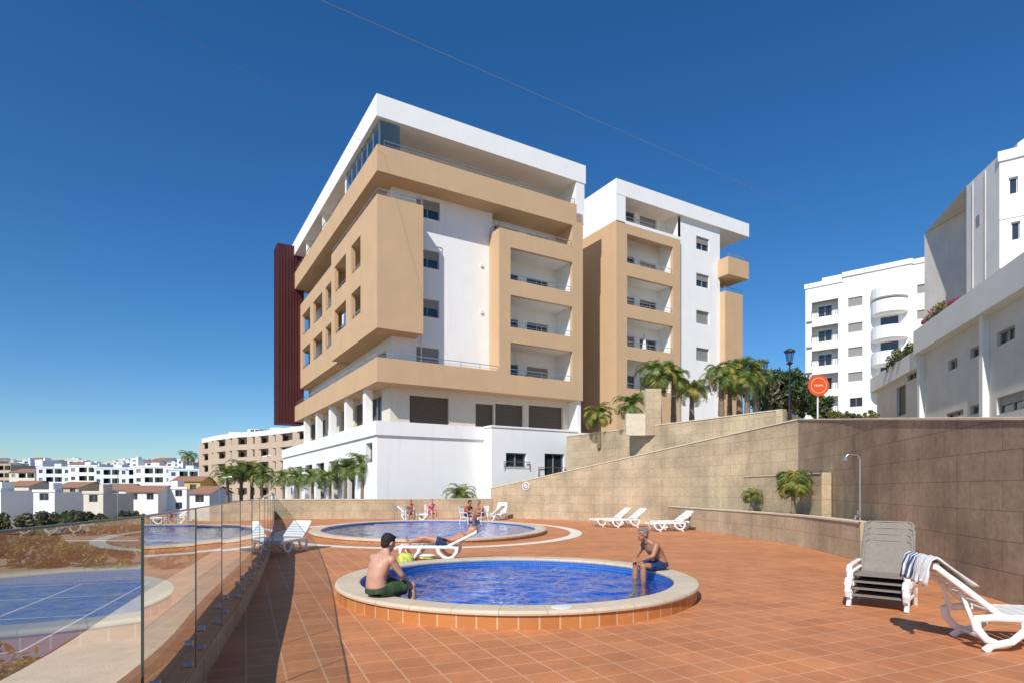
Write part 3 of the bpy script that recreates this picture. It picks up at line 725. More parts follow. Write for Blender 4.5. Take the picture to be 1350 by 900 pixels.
# ============================================================ FAR BUILDINGS (LEFT)
def town(name,px0,px1,ytop,d,dep,wm,rz=0,fl=3.2,zb=-4,kind=0,roof=None,ww=2.8):
    a=Wd(px0,ytop,d); b=Wd(px1,ytop,d); W=(b.x-a.x)/max(.3,math.cos(rz)); zt=a.z
    E=empty(name,(a.x,a.y,0),rz); g=Geo()
    nf=max(1,int((zt-zb)/fl)); hs=[]
    n=max(1,int(W/ww)); cw=W/n
    for i in range(nf):
        z=zt-(i+1)*fl+.2
        for k in range(n):
            x=k*cw
            if kind==1 and k%3!=0: hs.append((x+.1*cw,x+cw*.95,z+.7,z+2.6,'open'))
            elif random.random()<.9: hs.append((x+.28*cw,x+cw*.72,z+.9,z+2.3,random.choice(['win','win','shut'])))
    facade(g,'v',0,0,W,zb,zt,hs,wm,.3)
    if kind==1: 
        g.face([(0,1.6,zb),(W,1.6,zb),(W,1.6,zt-.3),(0,1.6,zt-.3)],WG)
        for i in range(nf): g.box(0.02,W-.02,.3,1.6,zt-(i+1)*fl+.3,zt-(i+1)*fl+.6,wm)
    for u in (0,W): g.face([(u,0,zb),(u,dep,zb),(u,dep,zt),(u,0,zt)],wm)
    g.face([(0,dep,zb),(W,dep,zb),(W,dep,zt),(0,dep,zt)],wm)
    if roof:
        hh=min(1.8,dep*.16)
        g.face([(-.4,-.4,zt),(W+.4,-.4,zt),(W+.4,dep/2,zt+hh),(-.4,dep/2,zt+hh)],roof); g.face([(-.4,dep+.4,zt),(W+.4,dep+.4,zt),(W+.4,dep/2,zt+hh),(-.4,dep/2,zt+hh)],roof)
        for u in (0,W): g.face([(u,0,zt),(u,dep,zt),(u,dep/2,zt+hh*.93)],wm)
    else:
        g.face([(0,0,zt-.05),(W,0,zt-.05),(W,dep,zt-.05),(0,dep,zt-.05)],PAVE)
        g.box(-.15,W+.15,-.15,.15,zt,zt+.5,wm)
        g.box(W*.3,W*.5,dep*.3,dep*.6,zt,zt+1.8,wm)
    g.obj('walls',E)
    return E
E=empty('curved_tan_apartments')
g=Geo()
P=[Wd(266,600,170),Wd(285,600,160),Wd(310,600,152),Wd(340,600,148),Wd(368,600,142),Wd(402,600,134)]
for k in range(5):
    a,b=P[k],P[k+1]
    for i in range(5):
        z=-1+i*3.2
        m=TANL
        g.face([(a.x,a.y,z),(b.x,b.y,z),(b.x,b.y,z+1.35),(a.x,a.y,z+1.35)],m)
        g.face([(a.x,a.y,z),(b.x,b.y,z),(b.x,b.y+2,z),(a.x,a.y+2,z)],WHITE2)
        g.face([(a.x,a.y+2,z),(b.x,b.y+2,z),(b.x,b.y+2,z+3.2),(a.x,a.y+2,z+3.2)],TANL)
        nw=3
        for q in range(nw):
            t0=(q+.2)/nw;t1=(q+.75)/nw; p=a+(b-a)*t0; r=a+(b-a)*t1
            g.face([(p.x,p.y+1.95,z+.4),(r.x,r.y+1.95,z+.4),(r.x,r.y+1.95,z+2.7),(p.x,p.y+1.95,z+2.7)],WG)
            p=a+(b-a)*((q+.0)/nw)
            if q!=1: g.box(p.x-.8,p.x+.8,p.y-.02,p.y+2,z,z+3.2,TANL)
    z=15.0
    g.face([(a.x,a.y,z),(b.x,b.y,z),(b.x,b.y,z+1.2),(a.x,a.y,z+1.2)],WHITE)
    g.face([(a.x,a.y,z),(b.x,b.y,z),(b.x,b.y+14,z),(a.x,a.y+14,z)],WHITE)
    g.face([(a.x,a.y,z+1.2),(b.x,b.y,z+1.2),(b.x,b.y+14,z+1.2),(a.x,a.y+14,z+1.2)],WHITE)
g.face([(P[0].x,P[0].y,-4),(P[0].x,P[0].y+16,-4),(P[0].x,P[0].y+16,15),(P[0].x,P[0].y,15)],TANL)
for k in (1,2,3): 
    p=P[k]; g.box(p.x+1,p.x+4,p.y+5,p.y+9,16.2,17.6,WHITE)
for i in range(5): g.box(P[2].x+3+i*1.2,P[2].x+3.9+i*1.2,P[2].y+2,P[2].y+2.3,16.2,17.2,WG)
g.obj('walls',E)
town('white_apartments',48,92,616,235,14,PALEB,.05,kind=1)
town('white_apartments',90,128,614,228,14,WHITE,.0,kind=1)
town('white_apartments',124,178,617,222,14,PALEB,.05,kind=1)
town('white_apartments',176,226,615,215,14,WHITE,.1,kind=1)
town('white_apartments',222,272,619,210,14,PALEB,.1,kind=1)
town('tan_apartments',-40,14,612,260,16,TANL,0,kind=1)
town('tan_apartments',12,46,622,250,14,CREAM,0,kind=1,roof=ROOFT)
town('yellow_house',226,262,634,150,9,YEL,.1,roof=ROOFT)
town('white_villa',166,206,648,125,9,WHITE,.1,fl=2.7,roof=ROOFT)
town('white_villa',204,246,644,130,9,WHITE,.0,fl=2.7)
for i,(px,w_,yt,d) in enumerate(((-30,34,646,120),(8,30,640,150),(44,26,648,115),(72,34,642,140),(110,26,650,112),(132,32,645,135),(-50,26,640,160),(250,26,650,110))):
    town('town_house',px,px+w_,yt,d,9,(WHITE,CREAM,WHITE,TANL,CREAM,WHITE,YEL,WHITE)[i],.1*(i%3-1),fl=2.7,roof=ROOFT if i%2 else None)
for i in range(60):
    px=random.uniform(-80,275); d=random.uniform(340,620); yt=random.uniform(604,613)
    w=random.uniform(7,20)
    town('distant_house',px,px+w,yt,d,12,random.choice([WHITE,CREAM,WHITE,TANL,WHITE,PALEB]),random.uniform(-.3,.3),roof=ROOFT if i%3==0 else None,ww=4.5,zb=0)
# ============================================================ VEGETATION
def palm(name,loc,th,fl,nf=22,tr=.16,mat1=PALM,droop=1.0,lean=0,seed=0,yel=.15,dens=16):
    rnd=random.Random(seed); E=empty(name,loc); g=Geo()
    n=10; pts=[];rs=[]
    for i in range(n+1):
        t=i/n; pts.append((lean*t*t,0,th*t)); rs.append(tr*(1.25-.45*t)*(1+.08*(i%2)))
    if th>.25: g.loft(pts,rs,BARK,10)
    top=V((lean,0,th))
    g.ell(top,(tr*1.1,tr*1.1,tr*1.3),BARK,seg=8,rings=6); g.obj('trunk',E)
    g=Geo(); rib=Geo()
    for k in range(nf):
        az=k*2.39996+rnd.uniform(-.2,.2); el=rnd.uniform(.05,1.35) if k>nf*.25 else rnd.uniform(-.35,.2)
        L=fl*rnd.uniform(.75,1.1); m=PALMY if rnd.random()<yel else mat1
        p=top.copy(); seg=9; P=[p.copy()]; T=[]
        e=el
        for s in range(seg):
            dirv=V((math.cos(az)*math.cos(e),math.sin(az)*math.cos(e),math.sin(e))); T.append(dirv); p=p+dirv*(L/seg); P.append(p.copy())
            e-=droop*(.10+.05*s)*rnd.uniform(.8,1.2)
        rib.loft(P,[.02*fl*.5*(1-.8*i/seg)+.004 for i in range(seg+1)],PALMY,4,cap=False)
        nl=dens
        for j in range(nl):
            t=(j+1.5)/(nl+1)*seg; i=min(seg-1,int(t)); q=P[i]+(P[i+1]-P[i])*(t-i); tv=T[i]
            sd=tv.cross(V((0,0,1))); sd=sd.normalized() if sd.length>1e-3 else V((1,0,0)); upv=sd.cross(tv)
            ll=fl*.30*math.sin(math.pi*min(1,(.18+.82*(j+1)/nl)))**.6*rnd.uniform(.8,1.1)
            for sg in (-1,1):
                dv=(sd*sg*.8+tv*.55+upv*rnd.uniform(-.1,.25)).normalized()
                w=tv*(fl*.018); tip=q+dv*ll+V((0,0,-.25*ll)); mid=q+dv*ll*.5
                g.face([q-w,q+w,mid+w*1.1,mid-w*.9],m); g.face([mid-w*.9,mid+w*1.1,tip],m)
    g.obj('leaves',E); rib.obj('ribs',E); return E
def tree(name,loc,th,r,nclump=26,leaf=.16,mats=(LEAF,LEAFO),seed=0,per=90,flat=.8,trunk=True,ext=None):
    rnd=random.Random(seed); E=empty(name,loc); g=Geo()
    if trunk:
        g.loft([(0,0,0),(.05,0,th*.5),(.1,.05,th)],[.05*r+.06,.04*r+.05,.03*r+.03],BARK,8)
        for k in range(5):
            a=k*1.3; g.loft([(.07,0,th*.7),(math.cos(a)*r*.4,math.sin(a)*r*.4,th+r*.2),(math.cos(a)*r*.7,math.sin(a)*r*.7,th+r*.55)],[.025*r+.02,.02*r+.01,.01],BARK,6)
        g.obj('trunk',E)
    g=Geo()
    ex=ext or (r,r,r*flat)
    for c in range(nclump):
        while True:
            q=V((rnd.uniform(-1,1),rnd.uniform(-1,1),rnd.uniform(-.8,1)))
            if q.length<1: break
        cc=V((q.x*ex[0]*.8,q.y*ex[1]*.8,th+ex[2]*.5+q.z*ex[2]*.75)); cr=min(ex)*rnd.uniform(.22,.42); m=rnd.choice(mats)
        for i in range(per):
            d=V((rnd.gauss(0,1),rnd.gauss(0,1),rnd.gauss(0,.8))).normalized()*cr*rnd.uniform(.55,1.1)
            p=cc+d; a=V((rnd.gauss(0,1),rnd.gauss(0,1),rnd.gauss(0,1))).normalized()*leaf; b=V((rnd.gauss(0,1),rnd.gauss(0,1),rnd.gauss(0,1))).normalized()*leaf*.6
            g.face([p-a,p-b,p+a,p+b],m)
    g.obj('foliage',E); return E
def at(px,py,d,dz=0): p=Wd(px,py,d); return (p.x,p.y,p.z+dz)
def palm_px(px,ybase,ycrown,d,fl,**k):
    b=Wd(px,ybase,d); t=Wd(px,ycrown,d); palm('palm_tree',tuple(b),t.z-b.z,fl,**k)
palm_px(868,560,494,34,1.75,seed=1,tr=.16,nf=30,droop=1.1,dens=20)
palm_px(888,556,500,36,1.6,seed=2,tr=.14,yel=.3,nf=26,dens=20)
palm_px(912,554,514,38,1.5,seed=3,tr=.14,yel=.8,nf=26,dens=20)
palm_px(951,548,494,38,1.8,seed=4,tr=.17,nf=30,yel=.3,dens=20)
palm_px(975,548,490,40,2.0,seed=5,tr=.17,nf=30,yel=.25,dens=20)
palm_px(997,546,494,41,1.8,seed=6,tr=.16,yel=.35,nf=26,dens=20)
palm_px(962,548,507,42,1.6,seed=16,tr=.15,yel=.3,nf=24)
palm_px(985,548,505,37,1.5,seed=17,tr=.15,yel=.2,nf=24)
palm_px(832,568,534,34,1.35,seed=7,tr=.12,nf=26,dens=20)
palm_px(790,590,547,36,1.35,seed=8,tr=.11,yel=.4,nf=26,dens=20)
palm_px(1046,676,634,18.9,.95,seed=9,tr=.06,nf=46,droop=1.7,yel=.1,dens=24)
palm_px(991,676,652,22.0,.6,seed=10,tr=.05,nf=30,droop=1.5)
palm_px(607,664,652,38,1.4,seed=11,tr=.12,nf=30)
for i,(px,yc,d) in enumerate(((478,614,40.5),(455,618,42.5),(435,630,45),(412,628,49),(392,628,54),(374,630,59))):
    palm_px(px,690,yc,d,1.25+.01*d,seed=20+i,tr=.13,nf=24,yel=.1)
for i,(px,yc,d) in enumerate(((300,625,85),(318,618,88),(332,620,90),(345,626,84))): palm_px(px,690,yc,d,2.9,seed=30+i,tr=.24,nf=28)
palm_px(248,660,600,240,5,seed=40,tr=.3)
for i in range(14):
    px=random.uniform(-20,300); d=random.uniform(75,105); p=Wd(px,0,d)
    tree('tree',(p.x,p.y,-4),random.uniform(.3,.7),random.uniform(1.8,2.8),16,.26,(LEAF,LEAFO,LEAFO),100+i,80,.5)
tree('hedge',(-62,75,-4),.1,3,90,.26,(LEAFO,LEAFY,LEAFO),77,110,1,False,(30,4,2.0))
tree('hedge',(-45,50,-4),.1,3,80,.2,(LEAFO,LEAF,LEAFO),78,110,1,False,(19,3,1.6))
tree('hedge',(-30,44,-4),.1,3,60,.18,(LEAFO,LEAFY,LEAFO),76,110,1,False,(14,2,1.3))
tree('shrub',(-4.4,5.3,-1.2),.0,1.0,46,.045,(LEAFY,LEAFY,LEAFO),79,240,1,False,(.9,1.6,1.2))
tree('tree',at(1046,560,60),2.2,3.2,34,.26,(LEAF,LEAF,LEAFO),80,130)
tree('tree',at(1022,555,62),1.6,3.0,34,.26,(LEAF,LEAF),81,130)
tree('tree',at(1075,560,70),1.2,2.4,20,.28,(LEAF,LEAFY),82,90)
for i in range(9): tree('shrub',at(1100+i*13,550,32+i*2.0,-.1),.0,.5,10,.06,(LEAFY,LEAFO),90+i,60,.6,False)
cc,ss=math.cos(f5.a),math.sin(f5.a)
E=tree('roof_plants',(25.8+cc*5.4-ss*.2,42.2+ss*5.4+cc*.2,9.3),0,.9,60,.08,(LEAF,LEAFO,LEAFY,LEAFO,LEAFY,FLOWER),95,130,1,False,(3.9,.8,1.0)); E.rotation_euler=(0,0,f5.a)
E=tree('roof_plants',(25.8+cc*11.2-ss*.2,42.2+ss*11.2+cc*.2,10.2),0,.9,46,.07,(LEAF,FLOWER,LEAFO,LEAFY,LEAFO),96,120,1,False,(3.2,.8,.9)); E.rotation_euler=(0,0,f5.a)
tree('scrub',at(1150,550,60,-.5),.0,1.2,40,.12,(LEAFO,LEAFY),97,80,.5,False,(9,3,.9))
# ============================================================ STREET FURNITURE
def lamp(px,ytop,ybot,d,m=BLACK,style=0):
    b=Wd(px,ybot,d); t=Wd(px,ytop,d); h=t.z-b.z; E=empty('street_lamp',tuple(b)); g=Geo()
    g.loft([(0,0,0),(0,0,.4),(0,0,.45),(0,0,h-.7)],[.09,.08,.05,.035],m,10)
    if style==0:
        g.loft([(0,0,h-.7),(0,0,h-.62),(0,0,h-.55)],[.05,.16,.05],m,12)
        g.loft([(0,0,h-.1),(0,0,h-.04),(0,0,h+.06)],[.26,.24,.05],m,12)
        g.loft([(0,0,h-.55),(0,0,h-.1)],[.12,.2],PGLASS,12); 
        for k in range(4):
            a=k*math.pi/2; g.bar((.12*math.cos(a),.12*math.sin(a),h-.55),(.2*math.cos(a),.2*math.sin(a),h-.1),.02,.02,m)
    else:
        g.loft([(0,0,h-.7),(.3,0,h-.1),(1.2,0,h)],[.035,.03,.03],m,8); g.loft([(1.0,0,h),(1.2,0,h-.02),(1.6,0,h)],[(.06,.04),(.14,.06),(.05,.04)],m,8)
    g.obj('pole_and_head',E)
lamp(1041,461,552,27.5); lamp(1009,476,548,42)
lamp(155,618,700,75,STEEL,1); lamp(343,600,700,90,STEEL,1); lamp(290,628,700,80,STEEL,1)
p=Wd(1078,508,23.0); E=empty('lifebuoy_sign',(p.x,p.y,p.z)); g=Geo()
g.loft([(0,0,-1.4),(0,0,.0)],.03,FRAMEW,8); g.obj('post',E)
g=Geo(); g.loft([(0,-.08,0),(0,-.04,0)],[.40,.40],ORANGE,32,side=(1,0,0)); g.obj('orange_disc',E)
g=Geo(); n=32
for i in range(n):
    a=2*math.pi*i/n;b=2*math.pi*(i+1)/n
    g.face([(.28*math.cos(a),-.086,.28*math.sin(a)),(.28*math.cos(b),-.086,.28*math.sin(b)),(.30*math.cos(b),-.086,.30*math.sin(b)),(.30*math.cos(a),-.086,.30*math.sin(a))],COPE)
for x in (-.15,-.09,-.03,.03,.09,.15): g.box(x-.018,x+.014,-.087,-.084,-.035,.035,COPE)
g.obj('lettering',E)
E=empty('pool_shower',(8.6,14.75,0)); g=Geo()
g.loft([(0,0,.0),(0,0,2.45),(-.05,-.0,2.55),(-.3,-.0,2.57),(-.36,0,2.5)],.02,STEEL,8); g.loft([(-.36,0,2.5),(-.37,0,2.42)],[.02,.08],STEEL,12)
g.loft([(0,0,1.05),(-.14,-.05,1.05),(-.16,-.06,.98)],.025,STEEL,8); g.bar((-.06,-.04,1.1),(-.06,-.04,1.2),.06,.03,STEEL); g.obj('pipe',E)
p=G(531,684,.1); E=empty('pool_ladder',(p.x,p.y,.1)); g=Geo()
for x in (-.25,.25): g.loft([(x,-.9,-.6),(x,-.9,.3),(x,-.75,.75),(x,-.5,.8),(x,-.3,.6),(x,-.25,.02)],.022,STEEL,8)
for z in (-.5,-.2): g.bar((-.25,-.9,z),(.25,-.9,z),.06,.03,STEEL)
g.obj('rails',E)
def onmain(px):
    best=min(range(len(mainL)-1),key=lambda i:abs(CX+F*(mainL[i].x+mainL[i+1].x)/(mainL[i].y+mainL[i+1].y)-px)); a,b=mainL[best],mainL[best+1]; return (a+b)/2,(b-a).normalized()
q,t=onmain(693); p=q+V((-t.y,t.x))*-.03; E=empty('round_wall_sign',(p.x,p.y,topz(0,640,p.y)),math.atan2(t.y,t.x)); g=Geo()
g.loft([(0,.02,0),(0,-.02,0)],.24,FRAMEW,24); g.loft([(0,-.02,0),(0,-.03,0)],.18,BLACK,24); g.loft([(0,-.03,0),(0,-.035,0)],.14,FRAMEW,24); g.bar((-.12,-.04,-.12),(.12,-.04,.12),.03,.01,BLACK); g.obj('disc',E)
def cable(p,q,sag,r): 
    E=Geo(); pts=[]
    for i in range(25):
        t=i/24; x=p.lerp(q,t); x.z-=sag*4*t*(1-t); pts.append(x)
    E.loft(pts,r,CABLE,6); return E.obj('overhead_cable')
cable(Wd(330,-40,18),Wd(1230,352,60),.0,.010)
cable(Wd(100,-40,16),Wd(520,212,40),.0,.007)
# ============================================================ SUN LOUNGERS
def lounger(loc,rz,back=35,mat=PLASTIC,name='sun_lounger',sc=1.0):
    E=empty(name,loc,rz); E.scale=(sc,sc,sc); g=Geo(); z=.34
    for sx in (-1,1):
        x=.31*sx
        g.loft([(x,-.02,z-.05),(x,.0,z-.01),(x,.06,z),(x,.6,z),(x,1.28,z),(x,1.45,z-.02)],[(.03,.04)]*6,mat,8,side=(1,0,0))
        g.loft([(x,.10,z),(x*1.03,.10,.22),(x*1.05,.20,.10),(x*1.05,.34,.06),(x*1.05,.36,.0)],[(.03,.06),(.03,.045),(.03,.04),(.03,.04),(.03,.045)],mat,8,side=(1,0,0))
        g.loft([(x,.56,z),(x*1.03,.52,.22),(x*1.05,.42,.10),(x*1.05,.28,.06)],[(.03,.06),(.03,.045),(.03,.04),(.03,.03)],mat,8,side=(1,0,0))
        g.loft([(x,.98,z),(x*1.03,1.0,.22),(x*1.05,1.12,.11),(x*1.05,1.3,.06),(x*1.05,1.36,.0)],[(.03,.06),(.03,.045),(.03,.04),(.03,.04),(.03,.045)],mat,8,side=(1,0,0))
        g.loft([(x,1.44,z),(x*1.03,1.42,.22),(x*1.05,1.34,.12),(x*1.05,1.2,.07)],[(.03,.05),(.03,.045),(.03,.04),(.03,.03)],mat,8,side=(1,0,0))
        a=math.radians(back); L=.74
        g.loft([(x*.9,1.2,z+.02),(x*.9,1.2+L*.5*math.cos(a),z+.02+L*.5*math.sin(a)),(x*.84,1.2+L*math.cos(a),z+.02+L*math.sin(a))],[(.028,.035)]*3,mat,8,side=(1,0,0))
    g.bar((-.3,.30,.08),(.3,.30,.08),.04,.05,mat); g.bar((-.3,1.26,.09),(.3,1.26,.09),.04,.05,mat); g.bar((-.3,.0,z-.02),(.3,.0,z-.02),.06,.05,mat)
    for i in range(10): 
        y=.05+i*.115; g.box(-.305,.305,y,y+.095,z+.012,z+.036,mat)
    for i in range(6):
        s0=.03+i*.115; c=(1.2+(s0+.045)*math.cos(a),z+.045+(s0+.045)*math.sin(a))
        g.bar((0,c[0]-.047*math.cos(a),c[1]-.047*math.sin(a)),(0,c[0]+.047*math.cos(a),c[1]+.047*math.sin(a)),.55,.024,mat,side=(1,0,0))
    g.bar((-.27,1.2+.74*math.cos(a),z+.03+.74*math.sin(a)),(.27,1.2+.74*math.cos(a),z+.03+.74*math.sin(a)),.07,.06,mat)
    for x in (-.2,.2): g.bar((x,1.42,z-.03),(x,1.2+.42*math.cos(a),z+.42*math.sin(a)),.03,.04,mat)
    g.obj('frame_and_slats',E,bevel=.007); return E
def heading(v): return math.atan2(-v[0],v[1])
SC=1.04; BK=40
LN=lounger((6.42,6.30,0),heading((-1,.22)),BK,sc=SC)
def towel(parent,x0,x1,m,name,back=44,front=.5,rear=.35,seed=1):
    a=math.radians(back); z=.34; L=.76; g=Geo()
    prof=[]; n1=10
    for i in range(n1+1):
        s_=L-front+front*i/n1; prof.append((1.2+s_*math.cos(a)-.05*math.sin(a),z+.06+s_*math.sin(a)+.045*math.cos(a)))
    tx,tz=1.2+L*math.cos(a),z+.02+L*math.sin(a)
    prof+=[(tx+.0,tz+.09),(tx+.055,tz+.06),(tx+.085,tz-.02)]
    for i in range(1,8): prof.append((tx+.09+.01*i*.3,tz-.02-rear*i/7))
    nx=14; pts=[]
    for k in range(nx+1):
        x=x0+(x1-x0)*k/nx; row=[]
        for i,(y,zz) in enumerate(prof):
            w=.012*math.sin(k*1.1+i*.3+seed)+.008*math.sin(k*2.3+seed); hang=max(0,i-n1)/8*.02
            row.append(V((x+.01*math.sin(i*.7+k),y+w+hang*math.sin(k*1.7),zz+abs(w)*.6+(.03*math.sin(k*.6+seed) if i==len(prof)-1 else 0))))
        pts.append(row)
    for k in range(nx):
        for i in range(len(prof)-1):
            g.face([pts[k][i],pts[k+1][i],pts[k+1][i+1],pts[k][i+1]],m,[(k/nx*.6,i*.05),((k+1)/nx*.6,i*.05),((k+1)/nx*.6,(i+1)*.05),(k/nx*.6,(i+1)*.05)])
    o=g.obj(name,parent,smooth=True,merge=True); so=o.modifiers.new('t','SOLIDIFY'); so.thickness=.014
T1=empty('striped_beach_towel',LN.location,LN.rotation_euler.z); T1.scale=(SC,)*3; towel(T1,.0,.29,TOWELS,'cloth',back=BK,front=.34,rear=.15,seed=3)
T2=empty('white_beach_towel',LN.location,LN.rotation_euler.z); T2.scale=(SC,)*3; towel(T2,-.34,.01,TOWELW,'cloth',back=BK,front=.42,rear=.17,seed=5)
lounger((-6.25,15.4,0),heading((.12,1)),34)
lounger((3.75,27.6,0),heading((.95,.3)),38); lounger((4.3,26.8,0),heading((.95,.3)),38)
lounger((5.6,24.4,0),heading((.97,.2)),36); lounger((6.1,25.6,0),heading((.97,.2)),36)
LB=lounger((-2.72,14.4,0),heading((1,-.03)),26)
lounger((-2.1,31.5,0),heading((.9,-.4)),40); lounger((-4.6,33.0,0),heading((-.9,.1)),40)
lounger((-.9,33.3,0),heading((.2,.9)),50)
E=empty('stacked_garden_chairs',(5.42,8.75,0),heading((-.66,-.75))); E.scale=(1.15,1.05,.93)
g=Geo(); gt=Geo()
for k in range(4):
    o=k*.10; yo=-k*.045; jx=(0,.012,-.01,.008)[k]
    for sx in (-1,1):
        x=.31*sx+jx
        if k<1:
            g.loft([(x,.36,.0),(x,.30,.14),(x,.20,.30),(x,.02,.40)],[(.03,.05)]*4,PLASTIC,8,side=(1,0,0))
            g.loft([(x,-.42,.0),(x,-.34,.16),(x,-.18,.32),(x,.02,.40)],[(.03,.05)]*4,PLASTIC,8,side=(1,0,0))
        g.loft([(x,.40+yo,o+.16),(x,.43+yo,o+.25),(x,.38+yo,o+.33),(x,.15+yo,o+.35),(x,-.2+yo,o+.37),(x,-.32+yo,o+.30),(x,-.33+yo,o+.18)],[(.034,.022)]*7,PLASTIC,8,side=(1,0,0))
        g.loft([(x*.95,.36+yo,o+.14),(x*.95,-.33+yo,o+.16)],[(.025,.03)]*2,PLASTIC,8,side=(1,0,0))
        g.loft([(x*.9,-.2+yo,o+.20),(x*.9,-.36+yo,o+.62),(x*.88,-.46+yo,o+.96),(x*.7,-.475+yo,o+1.0)],[(.02,.025)]*4,TAUPE,8,side=(1,0,0))
    gt.loft([(jx,-.478+yo,o+1.005),(jx,-.47+yo,o+.985)],[(.22,.02)]*2,TAUPE,8,side=(1,0,0))
    gt.bar((jx,-.2+yo,o+.19),(jx,.34+yo,o+.18),.55,.014,TAUPE,side=(1,0,0))
    gt.bar((jx,-.21+yo,o+.20),(jx,-.365+yo,o+.62),.55,.014,TAUPE,side=(1,0,0)); gt.bar((jx,-.365+yo,o+.62),(jx,-.47+yo,o+.99),.54,.014,TAUPE,side=(1,0,0))
g.obj('frames',E,bevel=.004); gt.obj('textile_panels',E)
E=empty('beach_bag',(-2.42,13.6,0)); g=Geo()
g.loft([(0,0,0),(0,0,.10),(0,0,.2),(0,0,.26)],[(.17,.10),(.2,.12),(.17,.09),(.10,.04)],YELC,14,side=(1,0,0)); g.loft([(-.12,0,.22),(-.06,0,.36),(.06,0,.36),(.12,0,.22)],.012,REDC,6); g.obj('bag',E,smooth=True)
E=empty('folded_towel',(-1.95,13.6,0)); g=Geo(); 
for i in range(4): g.ell((.01*i,0,.04+i*.055),(.2,.15,.035),(TOWELW,REDC,YELC,TOWELW)[i],seg=14,rings=6,jit=.05)
g.obj('cloth',E,smooth=True)
# ============================================================ PEOPLE
def hand(g,w,d,n,m,side,curl=.5):
    d=V(d).normalized(); n=V(n); n=(n-d*n.dot(d)).normalized(); s_=d.cross(n)*side
    g.loft([w-d*.01,w+d*.03,w+d*.075,w+d*.095],[(.026,.020),(.036,.016),(.041,.014),(.036,.012)],m,10,side=s_)
    for k,(off,L) in enumerate(((.033,.072),(.011,.082),(-.012,.076),(-.034,.058))):
        b=w+d*.088+s_*off; sp=(d+s_*off*4).normalized(); p1=b+sp*L*.45; d2=(sp-n*curl).normalized(); p2=p1+d2*L*.32; d3=(sp-n*curl*2.2).normalized(); p3=p2+d3*L*.25
        g.loft([b-sp*.015,p1,p2,p3],[.0095,.0088,.008,.0065],m,8)
    b=w+d*.025+s_*.03; p1=b+(d*.6+s_*.75-n*.3).normalized()*.04; p2=p1+(d*.9+s_*.3-n*.3).normalized()*.032
    g.loft([b-s_*.02,p1,p2],[.0125,.011,.008],m,8)
def remesh(o,vs=.009,sm=6):
    r=o.modifiers.new('remesh','REMESH'); r.mode='VOXEL'; r.voxel_size=vs; r.use_smooth_shade=True
    s_=o.modifiers.new('smooth','SMOOTH'); s_.factor=.5; s_.iterations=sm
